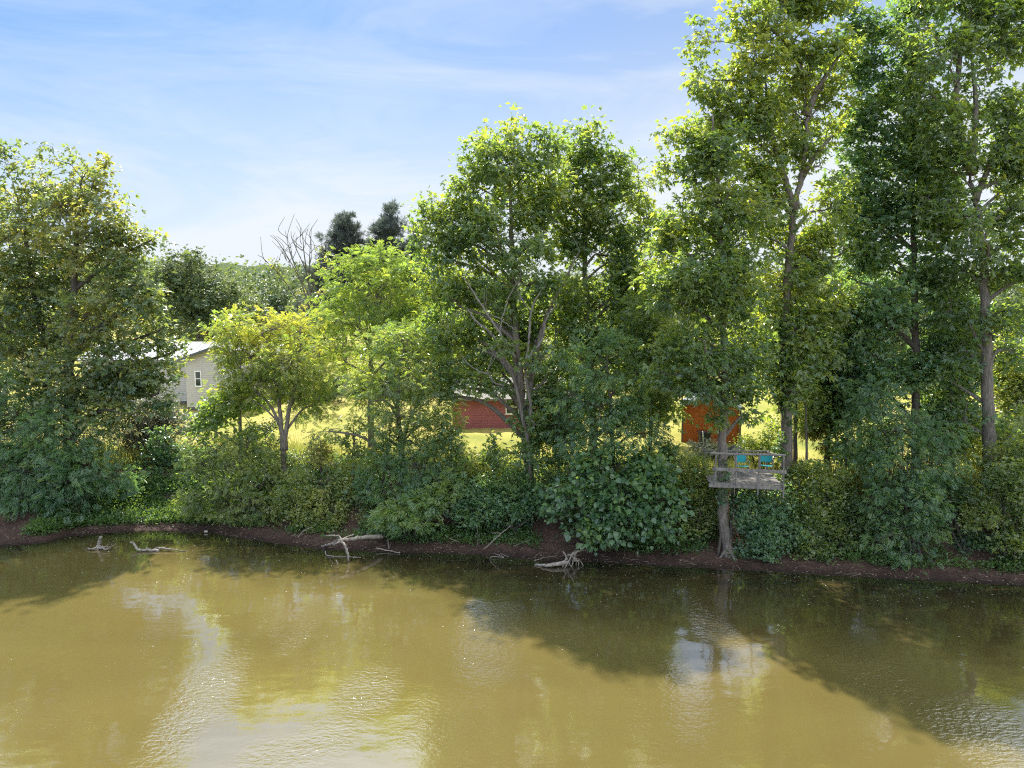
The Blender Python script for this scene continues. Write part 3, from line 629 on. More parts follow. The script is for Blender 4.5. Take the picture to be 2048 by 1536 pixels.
T_ = up(G(684, 1117, 0), .78); B_ = G(764, 1074, .45)
drift('fallen_tree', 'fallen bleached tree with one limb arching down into the water', 'driftwood',
      [([B_, (B_ * .6 + T_ * .4) + (0, 0, .05), (B_ * .25 + T_ * .75), T_], .17, .10), ([T_, up(G(672, 1110, 0), .55), up(G(655, 1099, 0), .2), G(636, 1095, -.05)], .12, .05),
       ([T_, up(G(690, 1120, 0), .62), up(G(695, 1121, 0), .35), up(G(697, 1121, 0), .1), up(G(697, 1121, 0), -.2)], .085, .075), ([T_, T_ + (-.18, .2, .10), T_ + (-.7, .3, .08)], .07, .04), ([up(T_, -.03), T_ + (-.25, -.05, -.16), T_ + (-.45, .1, -.15)], .07, .03), ([T_, T_ + (.2, .25, .06), T_ + (.42, .4, .10)], .05, .03)])
drift('leaning_stick', 'straight grey stick leaning against the bank above the white stone', 'stick', [([G(592, 1079, .03), up(G(608, 1073, .2), .25), W(624, 1054, G(606, 1070, .3)[1])], .035, .022)])
drift('sunken_branch', 'thin tan branch lying half sunk beside the arching limb', 'stick', [([up(G(651, 1109, 0), .14), G(655, 1111, .03), G(690, 1113, .02), G(722, 1115, .0)], .035, .02)])
drift('broken_stub', 'short curved stub sticking out of water left of the arching limb', 'stick', [([up(G(675, 1130, 0), -.1), up(G(675, 1129, 0), .07), up(G(672, 1128, 0), .17)], .04, .02)])
drift('driftwood_stub', 'small upright grey stump at the waterline beside a pale log', 'driftwood', [([up(G(778, 1099, 0), -.1), up(G(777, 1098, 0), .2), up(G(776, 1098, 0), .44)], .07, .04), ([G(777, 1098, .1), up(G(783, 1096, 0), .22)], .03, .015)], DRIFTD)
drift('driftwood_log', 'thin pale log lying at the foot of the small upright stump', 'driftwood', [([G(752, 1096, .12), G(775, 1101, .06), G(800, 1106, .03)], .05, .035)])
Yv = G(938, 1102, .1)[1]
drift('forked_branch', 'long bent grey branch rising from the waterline with one side fork', 'branch', [([G(936, 1103, .04), G(968, 1098, .10), W(988, 1080, Yv + .1), W(1005, 1065, Yv + .2), W(1022, 1051, Yv + .25)], .05, .022), ([W(1003, 1066, Yv + .2), W(983, 1066, Yv)], .03, .015), ([G(970, 1096, .2), W(984, 1085, Yv + .5)], .02, .01)])
drift('upright_stick', 'thin upright grey stick standing on the mud beach', 'stick', [([G(954, 1099, .0), W(956, 1072, Yv + .15), W(953, 1051, Yv + .15)], .032, .022)], DRIFTD)
drift('water_sticks', 'two thin pale twigs poking out of water by the bent branch', 'stick', [([G(988, 1107, .06), G(1008, 1114, .04)], .025, .015), ([G(1001, 1107, .08), G(1017, 1114, .03)], .02, .012), ([G(980, 1118, -.03), up(G(985, 1116, 0), .06), G(1008, 1115, .02)], .03, .015)])
drift('beach_stick', 'short pale stick lying on the mud between weeds', 'stick', [([up(G(1027, 1094, .25), .02), up(G(1040, 1089, .3), .05), up(G(1060, 1083, .4), .04)], .022, .015)])
drift('beach_stick', 'thin pale stick lying on the mud left of the upright stick', 'stick', [([up(G(900, 1079, .45), .03), up(G(920, 1086, .35), .03)], .02, .012)])
rw = G(1135, 1131, 0); pc = [([G(1070, 1130, .0), G(1100, 1130, .1), up(rw, .12)], .07, .17)]
for k in range(16):
    a_ = rng.uniform(-.5, 3.6); q = rw + np.array((rng.uniform(-.35, .5), rng.uniform(-.1, .3), rng.uniform(.12, .55)))
    e = q + np.array((math.cos(a_) * .35, -.2 + rng.normal() * .15, -.35 + rng.normal() * .22)); pc.append(([up(rw, .25) * .5 + q * .5, q, e], .065, .025))
pc += [([G(1068, 1122, .03), W(1090, 1115, 27.9), W(1114, 1112, 27.9)], .025, .015), ([W(1150, 1106, 27.6), W(1166, 1101, 27.8), W(1186, 1098, 27.9)], .022, .012), ([W(1176, 1099, 27.8), W(1184, 1106, 27.7)], .012, .008)]
drift('root_wad', 'tangled pale root ball of a washed up tree at the waterline', 'driftwood', pc)
for px, py, s_, lb in ((613, 1083, .12, 'flat white stone at the waterline below the leaning stick'), (735, 1086, .09, 'small pale stone beside the dark fallen trunk'), (412, 1064, .09, 'small white stone on the mud below the round bank shrub')):
    c = G(px, py, .04); m = MB(); m.box(c + (0, 0, .03), (s_ * 2, s_ * 1.2, s_ * .9), .2, .75)
    o = m.build('stone', STONE, loc=tuple(c)); bv = o.modifiers.new('bevel', 'BEVEL'); bv.width = s_ * .25; bv.segments = 3
    tag(o, lb, 'stone', 'stones on the shore')
# ------------------------------------------------------------------ trees
# lobes: (px, py, rx, ry, offset in depth, weight), at the tree's own distance
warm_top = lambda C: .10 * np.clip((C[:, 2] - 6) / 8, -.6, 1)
GB = 'tall trees along the bank'
tree('broad_tree', 'tall spreading tree with olive leaves overhanging the water at far left', 'tree', 36,
     [([(140, 985), (137, 860), (138, 740), (145, 620), (152, 500), (160, 400), (165, 345)], .27)],
     [(110, 395, 55, 60, .5), (112, 318, 26, 32, 0, .8), (180, 385, 48, 60, 0), (208, 335, 14, 14, 0, .6), (150, 470, 85, 70, -1), (240, 480, 60, 60, 0), (300, 482, 20, 16, 0, .7), (180, 560, 95, 70, 1.5), (265, 570, 55, 60, -1),
      (205, 650, 85, 70, -1.5), (320, 660, 56, 52, 0), (345, 705, 24, 30, 0, .8), (255, 740, 70, 56, -2), (120, 650, 70, 60, 1), (150, 760, 80, 60, -2), (320, 600, 30, 40, 0, .8), (215, 820, 60, 40, -2.5, .8), (300, 735, 50, 44, -1), (310, 790, 40, 34, -1.5), (230, 760, 50, 44, -1)],
     'dull', 'pair', .22, 19, 14, .55, group=GB, tbias=warm_top, bark=BARKD)
tree('broad_tree', 'tall dark trunked tree cut off by the left edge of the view', 'tree', 37,
     [([(104, 985), (100, 860), (92, 740), (75, 600), (50, 470), (25, 360)], .24)],
     [(10, 315, 28, 46, 0), (40, 420, 60, 60, 0), (75, 490, 50, 50, 1), (10, 520, 60, 70, -1), (70, 590, 70, 66, 0), (5, 650, 70, 70, 0), (60, 720, 80, 66, -1), (-40, 430, 60, 80, 1), (-60, 600, 80, 90, 1), (100, 800, 70, 52, -1), (-40, 760, 80, 80, 0)],
     'dull', 'pair', .22, 19, 14, .55, group=GB, tbias=warm_top, bark=BARKD)
bush('overhanging_shrub', 'large dark blue green shrub drooping over the water at far left', 33.2, (80, 1000),
     [(40, 850, 90, 60, .5), (130, 870, 90, 56, 0), (60, 930, 90, 56, -.8), (160, 930, 70, 46, -.6), (215, 955, 45, 34, -.5), (30, 990, 55, 34, -1.2), (120, 960, 80, 34, -1), (60, 1005, 60, 26, -1.4), (130, 1000, 50, 24, -1.2), (-40, 920, 70, 90, 0), (0, 790, 60, 50, 1)],
     'teal', 'frond', .36, 14, 20, .5, .5, .45)
bush('silver_shrub', 'pale silvery leaved shrub behind the bare bank at left', 37.5, (300, 900),
     [(320, 815, 52, 36), (275, 850, 50, 36), (345, 850, 40, 34), (300, 880, 56, 30), (240, 845, 36, 30)], 'silver', 'pair', .14, 30, 26, .4)
tree('round_tree', 'rounded mid green willow like tree behind the cream house', 'tree', 80,
     [([(398, 800), (396, 700), (400, 620), (408, 560)], .35)],
     [(385, 555, 56, 56), (430, 590, 50, 54), (350, 600, 44, 60), (400, 640, 66, 50), (330, 560, 24, 40), (452, 640, 36, 44)], 'far', 'pair', .38, 26, 4.6, 1.1, dy=0, shell=.35, tint=.1, thin=.6)
GP = 'pines behind the lawn'
for (cx, ty, wd, lab) in ((688, 424, 84, 'dark pine with rounded top, the left one of the close pair'), (776, 416, 74, 'dark pine with narrower top, the right one of the close pair'), (834, 458, 36, 'small slim dark pine half hidden beside the tall central tree')):
    lb = []
    for k in range(22):
        f = (k + .6) / 22; s_ = (-1) ** k; w_ = wd * (.16 + .95 * f ** .75); lb.append((cx + s_ * w_ * rng.uniform(.25, .62), ty + 8 + f * 190 + rng.normal() * 4, w_ * .42, 9 + 5 * f, s_ * rng.uniform(-1, 1)))
    lb.append((cx, ty + 10, 7, 12)); lb.append((cx, ty + 60, wd * .4, 40)); lb.append((cx, ty + 140, wd * .7, 50))
    tree('pine_tree', lab, 'pine', 72, [([(cx + 2, 800), (cx + 1, 650), (cx, 540), (cx, ty + 4)], .28)], lb, 'pine', 'needle', .50, 24, 9, .5, .6, -.6, BARKD, GP)
# half bare tree
bare = []
for _ in range(34):
    x0, y0, x1, y1 = [(600, 560, 545, 480), (590, 530, 570, 460), (575, 570, 520, 512), (618, 560, 623, 470), (606, 520, 600, 462), (625, 585, 645, 480)][_ % 6]; t_ = rng.uniform(.05, .9)
    x_, y_ = x0 + (x1 - x0) * t_, y0 + (y1 - y0) * t_; bare.append(([(x_, y_), (x_ + rng.normal() * 9, y_ - 16), (x_ + rng.normal() * 22, y_ - rng.uniform(24, 52))], .012))
tree('dying_tree', 'half bare tree with thin upright twigs in front of the pines', 'tree', 56,
     [([(628, 800), (628, 690), (625, 610), (612, 540), (603, 455)], .12), ([(626, 640), (600, 560), (560, 490), (540, 470)], .04), ([(622, 600), (585, 520), (570, 460)], .03), ([(627, 650), (575, 570), (530, 520), (515, 510)], .04),
      ([(618, 560), (620, 500), (623, 455)], .03), ([(612, 540), (585, 480), (582, 462)], .025), ([(622, 585), (640, 520), (645, 470)], .025)] + bare,
     [(548, 525, 26, 12, 0, .7), (570, 545, 18, 12, 0, .7), (612, 600, 26, 20, 0, .5), (648, 520, 18, 34, 0, .6), (596, 620, 26, 24, 0, .6), (640, 600, 24, 40, 0, .7)],
     'dull', 'pair', .20, 14, 6, .5, tint=.2, bark=BARKD, rtip=.012)
# yellow and lime trees
tree('yellowing_tree', 'yellow green tree with forked trunk at the edge of the lawn', 'tree', 33.5,
     [([(567, 945), (566, 890), (562, 850), (555, 780), (540, 700), (520, 660)], .13), ([(569, 900), (575, 840), (590, 770), (600, 700), (600, 650)], .10), ([(563, 860), (540, 810), (500, 770), (470, 720)], .06)],
     [(470, 660, 46, 34, 0), (545, 655, 58, 36, .5), (600, 660, 40, 36, 1), (500, 715, 60, 44, 0), (580, 720, 66, 46, -.6), (462, 735, 28, 38, 0), (630, 740, 44, 50, .5), (540, 775, 60, 40, 0), (600, 795, 50, 40, .6), (470, 790, 34, 36, 0, .8), (640, 810, 26, 30, .5, .6), (470, 690, 34, 34, .3), (520, 690, 46, 36, .8), (560, 750, 50, 36, .8), (500, 770, 40, 34, .5)],
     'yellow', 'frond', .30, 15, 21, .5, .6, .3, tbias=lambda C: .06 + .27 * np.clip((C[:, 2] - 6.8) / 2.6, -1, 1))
tree('broadleaf_sapling', 'young green tree left of the forked yellow tree, with large bright leaves', 'tree', 34.2,
     [([(480, 920), (480, 860), (478, 800), (470, 740)], .08)],
     [(430, 640, 22, 18, .5, .7), (448, 805, 38, 34, 0), (490, 800, 40, 40, .3), (430, 840, 40, 34, 0), (500, 850, 30, 34, 0), (400, 850, 24, 30, 0), (466, 712, 22, 32, .5)],
     'lime', 'heart', .19, 26, 20, .5, tint=-.1)
tree('locust_tree', 'light yellow green feathery tree standing on the lawn before the pines', 'tree', 37,
     [([(742, 905), (742, 820), (742, 740), (740, 660), (738, 580)], .17)],
     [(715, 520, 50, 36), (765, 525, 50, 38), (820, 545, 40, 40), (690, 575, 50, 44), (755, 590, 66, 50, -1), (835, 610, 45, 50), (665, 640, 40, 46), (715, 655, 60, 46, -1.4), (790, 660, 60, 50, -1), (855, 680, 44, 50), (680, 710, 44, 40), (880, 620, 24, 40), (745, 715, 50, 40, 1)],
     'lime', 'frond', .36, 15, 15, .62, .5, .3)
tree('walnut_tree', 'small green feathery tree with slim dark trunk right of the lawn opening', 'tree', 32,
     [([(803, 935), (801, 880), (795, 820), (800, 740), (815, 680)], .13), ([(803, 900), (815, 850), (840, 800), (870, 750)], .06)],
     [(800, 690, 46, 36), (850, 720, 52, 40), (760, 740, 46, 40), (815, 765, 56, 40, -1), (880, 790, 50, 46), (740, 800, 40, 40), (800, 830, 56, 34, -1), (860, 845, 50, 40), (900, 720, 40, 44), (720, 845, 28, 16, 0, .7), (660, 862, 36, 9, -.5, 1.2), (900, 870, 18, 30), (830, 680, 50, 40, .6), (730, 770, 36, 40, .3), (780, 800, 44, 34, -.6), (850, 780, 50, 40, .5), (890, 815, 30, 34, .3), (780, 870, 36, 26, -.4), (835, 890, 44, 28, -.4), (760, 690, 40, 36, .4)],
     'hickory', 'frond', .33, 15, 18, .52, .55, .4, tint=.12)
# central tree
tree('tall_tree', 'tall full crowned tree standing alone in the middle of the bank', 'tree', 31.5,
     [([(1060, 945), (1054, 880), (1044, 800), (1034, 700), (1028, 600), (1024, 500), (1020, 400), (1018, 300)], .23), ([(1056, 890), (1060, 800), (1068, 730), (1090, 640), (1130, 560), (1160, 500)], .14)],
     [(1022, 262, 24, 30), (955, 292, 30, 32), (1005, 330, 66, 50, -.5), (1070, 300, 44, 50), (950, 370, 46, 40), (1040, 400, 70, 50, .8), (890, 420, 48, 34), (935, 455, 52, 40), (1000, 480, 70, 56, -1), (1080, 470, 60, 60, 0), (905, 520, 48, 38), (960, 560, 66, 46, .5), (1050, 570, 72, 56, -.8),
      (915, 610, 48, 50), (990, 650, 70, 50, 1.5), (1080, 660, 62, 56, 1.0), (930, 690, 50, 46, 1), (1000, 740, 60, 40, 1.5), (1095, 745, 48, 40, .8), (935, 745, 40, 30, .5), (1090, 810, 40, 34, .5, .8), (1045, 850, 14, 20, -.5, .8), (1070, 880, 36, 26, -.5, .9), (850, 480, 26, 34, .5, .7), (880, 560, 44, 44, 1), (890, 650, 40, 44, 1.4), (1120, 610, 44, 50, 1), (1110, 690, 44, 44, .6), (1110, 870, 36, 30, 0), (1040, 640, 60, 50, 2), (860, 430, 30, 30, .4, .8), (955, 770, 40, 20, -.4), (1105, 800, 36, 34, -.4), (1115, 850, 30, 28, -.4), (890, 790, 24, 30, 0), (985, 765, 44, 20, -.3), (925, 775, 30, 26, -.2), (1075, 785, 36, 20, -.4), (1100, 380, 40, 46, .3), (1110, 440, 36, 46, 0), (1105, 320, 26, 36, 0, .8), (890, 480, 34, 34, 0), (1070, 850, 30, 20, -1.7, .8), (1015, 690, 26, 20, -1.8, .7), (1085, 720, 34, 26, -1.6, .8), (1045, 905, 36, 20, -1.6)],
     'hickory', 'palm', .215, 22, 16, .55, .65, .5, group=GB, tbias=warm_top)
tree('tall_tree', 'tall round topped tree crowding the right side of the central tree', 'tree', 34,
     [([(1190, 930), (1185, 820), (1178, 700), (1172, 560), (1168, 420), (1165, 330)], .20)],
     [(1175, 290, 44, 40), (1150, 340, 40, 50), (1205, 350, 40, 50), (1170, 420, 62, 56), (1230, 440, 46, 50), (1130, 480, 40, 50), (1200, 510, 66, 54), (1160, 590, 60, 54), (1240, 580, 50, 56), (1190, 670, 62, 50), (1265, 500, 34, 50), (1250, 660, 50, 50), (1140, 660, 40, 50), (1210, 750, 56, 40), (1270, 590, 44, 50), (1300, 690, 50, 50), (1280, 760, 56, 46), (1170, 790, 50, 40), (1240, 830, 50, 36), (1320, 800, 44, 40, -1), (1310, 520, 40, 46, 1, .8), (1250, 390, 38, 38, 0), (1285, 440, 34, 40, 0), (1235, 345, 26, 28, 0), (1120, 400, 34, 44, 0), (1270, 560, 44, 44, .5)],
     'hickory', 'palm', .215, 24, 14, .58, .65, .5, group=GB, tint=-.02, tbias=warm_top)
tree('wispy_tree', 'thin pale wispy tree standing behind the gap left of the tallest trees', 'tree', 42,
     [([(1285, 900), (1285, 700), (1282, 500), (1275, 330)], .13)],
     [(1272, 330, 26, 26, 0, .7), (1295, 375, 30, 34, 0, .6), (1260, 410, 30, 34, 0, .6), (1290, 450, 50, 40, 0, .9), (1270, 520, 54, 46, 0, 1), (1310, 560, 54, 50, 0, 1), (1280, 620, 60, 56, 0, 1), (1330, 660, 50, 50, 0, 1), (1300, 720, 60, 50, 0, 1), (1340, 480, 40, 50, 0, .8)],
     'dull', 'pair', .19, 18, 11, .6, tint=.05)
# dead pale tree among the central foliage
_Y = 30.3
def bone(m, pts, ra, rb): 
    p = smooth_poly([W(a_, b_, _Y + (c_ if c_ else 0)) for a_, b_, c_ in pts], 5); p[1:-1] += rng.normal(size=(len(p) - 2, 3)) * .015; m.tube(p, np.linspace(ra, rb, len(p)) * .75, 7, .07)
m = MB(); pb = W(1064, 955, _Y); pb[2] = gz(pb[0], pb[1])
dt = thing('dead_tree', 'leafless tree with pale crooked dead limbs before the tall central tree', 'dead tree', tuple(pb), GB)
p = smooth_poly([pb - (0, 0, .2), W(1056, 890, _Y), W(1046, 840, _Y), W(1036, 790, _Y), W(1022, 740, _Y), W(1008, 715, _Y)], 5); m.tube(p, np.linspace(.105, .05, len(p)), 9, .06)
p = smooth_poly([W(1056, 880, _Y), W(1062, 820, _Y - .1), W(1054, 770, _Y - .1), W(1050, 735, _Y - .1)], 5); m.tube(p, np.linspace(.085, .055, len(p)), 9, .06); m.build('trunk', BARKP, dt, True)
for pts, ra, rb in (([(1008, 718, 0), (992, 680, 0), (975, 660, -.2), (950, 640, -.3), (936, 618, -.3)], .09, .045), ([(1032, 715, 0), (1010, 690, -.3), (996, 660, -.5), (970, 622, -.6), (950, 590, -.6), (928, 556, -.6)], .085, .03),
                    ([(1010, 690, -.3), (1000, 660, -.4), (1008, 625, -.4), (1020, 590, -.4), (1035, 565, -.4), (1048, 550, -.4)], .05, .02), ([(1035, 570, -.4), (1041, 555, -.4), (1040, 530, -.4), (1038, 515, -.4)], .022, .012), ([(1035, 570, -.4), (1026, 555, -.4), (1023, 545, -.4)], .03, .015),
                    ([(1030, 660, -.2), (1010, 645, -.5), (985, 630, -.5), (968, 620, -.5)], .04, .02), ([(1058, 680, -.3), (1060, 640, -.3), (1066, 610, -.3), (1080, 585, -.4), (1092, 570, -.4)], .07, .025), ([(1060, 622, -.3), (1045, 600, -.4), (1033, 578, -.4)], .04, .02),
                    ([(1086, 672, -.2), (1092, 640, -.3), (1102, 622, -.3), (1116, 606, -.3)], .05, .022), ([(1012, 683, -.4), (996, 688, -.6), (986, 698, -.7), (984, 715, -.7), (972, 748, -.7)], .035, .02), ([(1003, 690, -.6), (990, 715, -.7), (975, 742, -.7)], .022, .014),
                    ([(1008, 772, 0), (990, 766, -.4), (978, 750, -.5), (968, 746, -.5), (945, 735, -.5), (920, 708, -.5)], .055, .02), ([(968, 746, -.5), (1005, 748, -.6)], .014, .010), ([(1006, 775, -.3), (996, 782, -.5), (990, 790, -.5)], .022, .012), ([(967, 618, -.6), (968, 600, -.6), (970, 580, -.6)], .02, .01), ([(972, 622, -.6), (973, 600, -.6), (973, 578, -.6)], .015, .008),
                    ([(1050, 740, -.1), (1064, 705, -.2), (1078, 690, -.2), (1088, 668, -.2)], .08, .045), ([(1050, 735, -.1), (1054, 705, -.2), (1058, 678, -.2)], .08, .055)):
    m = MB(); bone(m, pts, ra, rb); m.build('limb', DEADW, dt, True)

# tallest trees on the right
T1 = tree('tall_tree', 'tall tree with bare lower trunk rooted at the waterline left of the deck', 'tree', 27.75,
     [([(1458, 1108), (1448, 1040), (1444, 960), (1447, 880), (1449, 780), (1447, 680), (1445, 560), (1440, 450), (1432, 330), (1425, 230)], .19)],
     [(1385, 270, 40, 34), (1420, 330, 60, 50), (1370, 350, 48, 44), (1450, 400, 60, 56, -.5), (1365, 430, 50, 52), (1400, 500, 66, 56, .5), (1470, 500, 50, 56), (1340, 500, 36, 46), (1430, 590, 70, 56, -.5), (1350, 600, 46, 52), (1495, 600, 40, 56), (1400, 670, 64, 50, .8), (1475, 690, 50, 46, 0), (1360, 700, 46, 40), (1425, 760, 56, 40, -.8), (1480, 770, 34, 34, .5), (1395, 775, 40, 18, 0, .8), (1440, 835, 16, 14, -.3, .7), (1325, 745, 36, 34, 0), (1410, 700, 50, 44, -1.2), (1500, 720, 36, 40, 0), (1390, 560, 56, 46, -1), (1440, 290, 40, 44, 0), (1490, 420, 44, 44, 0), (1500, 790, 26, 24, .5, .7), (1400, 785, 50, 16, 0), (1445, 795, 30, 18, -.4), (1490, 830, 20, 24, .6, .8)],
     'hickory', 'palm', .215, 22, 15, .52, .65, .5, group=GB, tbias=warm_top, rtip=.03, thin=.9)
rb_ = W(1458, 1108, 27.75); rb_[2] = gz(rb_[0], rb_[1])
for k, (dx, dy_) in enumerate(((.42, -.22), (-.38, -.22), (.08, -.38))):
    m = MB(); e = rb_ + np.array((dx, dy_, 0)); e[2] = gz(e[0], e[1]) - .02; m.tube(smooth_poly([rb_ + (0, 0, .35), rb_ + np.array((dx * .45, dy_ * .45, .22)), e + (0, 0, .06), e + (dx * .3, dy_ * .1, -.12)], 4), np.linspace(.085, .03, 13), 8, .1); m.build('root', BARKP, T1, True)
tree('tall_tree', 'tallest tree with leaning upper limbs and ivy on the trunk right of the deck', 'tree', 29.2,
     [([(1572, 985), (1574, 900), (1572, 800), (1570, 700), (1573, 600), (1580, 500), (1590, 420), (1605, 340), (1612, 260), (1610, 180)], .22), ([(1606, 345), (1640, 300), (1665, 270)], .10), ([(1610, 230), (1640, 170), (1680, 110)], .12), ([(1612, 180), (1590, 100), (1570, 40)], .10), ([(1590, 420), (1560, 330), (1540, 250), (1530, 160)], .12)],
     [(1490, 40, 50, 44), (1560, 20, 60, 50), (1620, 50, 56, 50), (1440, 80, 46, 50), (1510, 110, 66, 54, -.6), (1590, 120, 60, 54), (1430, 160, 42, 46), (1490, 200, 64, 54, -.6), (1570, 210, 60, 56, .5), (1655, 90, 40, 40), (1450, 250, 48, 44), (1530, 290, 66, 54), (1600, 300, 40, 40, .8), (1500, 370, 56, 50), (1560, 390, 50, 50), (1640, 330, 46, 40), (1530, 470, 46, 44, .5), (1600, 480, 46, 40, .8), (1650, 420, 50, 50, .5), (1560, 570, 50, 46), (1630, 560, 56, 50, .5), (1590, 650, 50, 44), (1550, 720, 40, 46), (1545, -40, 90, 40), (1640, -20, 60, 40), (1640, 640, 50, 50, .5), (1680, 600, 44, 50, 1), (1600, 720, 50, 44, 0), (1650, 710, 46, 44, .5), (1540, 650, 40, 46, .3), (1690, 690, 40, 46, 1), (1640, 500, 50, 44, .5), (1680, 510, 40, 46, .6), (1580, 790, 34, 34, -.5, .8), (1660, 200, 40, 46, .6), (1690, 150, 44, 44, .6)],
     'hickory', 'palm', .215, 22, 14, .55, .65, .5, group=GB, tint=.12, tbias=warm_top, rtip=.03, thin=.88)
tree('tall_tree', 'tall slim dark trunked tree between the two tallest forked trees', 'tree', 30.5,
     [([(1832, 960), (1832, 850), (1830, 700), (1828, 550), (1826, 400), (1822, 250), (1815, 120)], .18)],
     [(1790, 60, 60, 50), (1760, 130, 50, 46), (1830, 140, 60, 50), (1790, 220, 66, 54), (1740, 230, 40, 44), (1720, 340, 46, 46), (1790, 340, 64, 56), (1850, 300, 46, 50), (1830, 430, 64, 56), (1750, 450, 56, 56), (1790, 540, 70, 56), (1710, 560, 50, 50), (1860, 540, 46, 50), (1750, 650, 62, 56), (1830, 660, 62, 56), (1700, 680, 46, 46), (1790, 750, 66, 46), (1870, 740, 46, 46), (1700, 770, 46, 46, .5), (1750, 820, 56, 40), (1850, 820, 56, 46, .5), (1720, 420, 40, 50), (1880, 420, 40, 50), (1880, 640, 46, 50, .3), (1770, 600, 50, 50, -1), (1860, 380, 44, 40, .5), (1690, 620, 40, 46, .5), (1720, 120, 34, 44, 0), (1715, 30, 34, 40, 0), (1715, 270, 34, 40, .3), (1850, 20, 46, 44, 0), (1740, 510, 40, 44, 0), (1870, 470, 40, 40, 0)],
     'teal', 'palm', .215, 24, 14.5, .55, .65, .5, group=GB, tint=.10, bark=BARKD, thin=.9)
tree('tall_tree', 'tall tree with thick forking trunk near the right edge of the view', 'tree', 28.6,
     [([(1978, 960), (1977, 850), (1974, 740), (1970, 640), (1967, 540), (1962, 460), (1950, 390), (1936, 335)], .23), ([(1936, 340), (1920, 270), (1912, 200), (1920, 120), (1940, 20), (1945, -60)], .13), ([(1940, 350), (1950, 260), (1950, 180), (1940, 80)], .11), ([(1950, 400), (1980, 330), (2020, 250), (2060, 180)], .09), ([(1974, 720), (1955, 680), (1940, 650)], .07)],
     [(1860, 60, 60, 50), (1930, 60, 56, 50), (1900, 130, 66, 46, -.5), (1990, 20, 56, 46), (1860, 180, 46, 44), (1960, 180, 46, 44, .6), (2030, 120, 46, 60), (1900, 250, 44, 40, -.5), (2000, 230, 40, 40), (2040, 260, 36, 44), (1890, 340, 42, 40), (2010, 340, 50, 36), (1900, 430, 46, 44), (2030, 410, 50, 40), (1910, 530, 50, 44, .5), (2020, 530, 56, 40, -.5), (1900, 620, 44, 40, .6), (2030, 620, 46, 40), (2000, 650, 40, 26, -.5), (1930, -30, 100, 40), (2060, 30, 50, 60), (1920, 700, 46, 40, .4), (2030, 700, 40, 36, .8, .8), (1940, 470, 40, 40, -.8), (2040, 470, 40, 40), (1880, 280, 50, 44), (2030, 320, 46, 44), (1900, 760, 40, 36, .6), (2020, 870, 46, 36, .6, .8), (1930, 830, 36, 36, .4, .8), (2010, 120, 46, 46, 0), (2000, 300, 40, 36, 0), (2050, 360, 40, 40, 0), (1990, 450, 44, 40, .4), (2045, 560, 40, 40, 0), (1980, 590, 40, 36, .5), (2030, 180, 40, 44, 0), (1860, 400, 40, 40, .2)],
     'hickory', 'palm', .215, 19, 13, .55, .65, .5, group=GB, tint=-.02, rtip=.03, thin=.98)
tree('cedar_tree', 'olive brown cedar with soft drooping sprays behind the deck', 'cedar', 33,
     [([(1655, 950), (1655, 850), (1656, 740), (1658, 640)], .12)],
     [(1658, 630, 30, 36), (1650, 690, 40, 40), (1670, 740, 40, 40), (1640, 780, 46, 40), (1680, 800, 36, 46), (1650, 850, 50, 40), (1625, 720, 26, 40)], 'cedar', 'needle', .28, 40, 44, .4, .9, .5, bark=BARKD)
tree('broad_sapling', 'thin sapling with grey stem between the deck and the cedar', 'tree', 30.3, [([(1613, 980), (1613, 900), (1612, 830), (1610, 760)], .045)], [(1600, 760, 30, 30), (1625, 800, 24, 30), (1600, 690, 30, 40), (1640, 700, 26, 34)], 'bank', 'pair', .16, 24, 22, .42, bark=BARKP)
# understory that closes the wall of leaves between the big trunks
GU = 'understory trees between the big trunks'
for lb, Y, tr, lo, lm, lf, sz_ in (
    ('leafy understory tree closing the gap left of the bare lower trunk', 31.5, [(1300, 940), (1302, 800), (1300, 640)], [(1300, 620, 46, 40), (1275, 680, 46, 44), (1325, 700, 46, 44), (1290, 750, 50, 40), (1335, 770, 30, 34), (1270, 810, 40, 30), (1310, 830, 30, 26, 0, .8)], 'hickory', 'frond', .28),
    ('dark understory tree between the ivy wrapped trunk and the slim dark trunk', 32.5, [(1720, 960), (1718, 800), (1712, 620)], [(1712, 600, 46, 44), (1690, 660, 44, 44), (1740, 680, 50, 46), (1700, 730, 46, 44), (1750, 760, 46, 44), (1705, 800, 46, 40), (1760, 840, 46, 40), (1700, 870, 40, 40), (1750, 900, 46, 36)], 'teal', 'pair', .19),
    ('dark understory tree left of the thick forking trunk', 31.0, [(1905, 960), (1905, 800), (1900, 600)], [(1895, 590, 44, 44), (1925, 650, 40, 44), (1885, 700, 46, 44), (1930, 740, 40, 44), (1890, 790, 46, 40), (1930, 840, 40, 40), (1885, 880, 44, 40)], 'teal', 'palm', .22),
    ('sunlit understory tree right of the thick forking trunk', 33.0, [(2035, 960), (2035, 800), (2030, 680)], [(2030, 640, 44, 40), (2010, 700, 40, 36), (2050, 740, 40, 44), (2015, 790, 44, 40), (2045, 850, 40, 40), (2005, 880, 40, 36)], 'bank', 'pair', .19),
    ('green understory tree behind the ivy wrapped trunk at the deck', 32.0, [(1590, 960), (1592, 800), (1595, 640)], [(1590, 620, 44, 44), (1620, 670, 40, 44), (1575, 700, 36, 44), (1610, 750, 40, 40), (1580, 790, 30, 34), (1620, 830, 34, 36, 0, .8), (1545, 640, 36, 40)], 'hickory', 'frond', .28)):
    tree('understory_tree', lb, 'tree', Y, [(tr, .09)], lo, lm, lf, sz_, 22, 20, .5, .6, .4, BARKD, GU, thin=1.05)
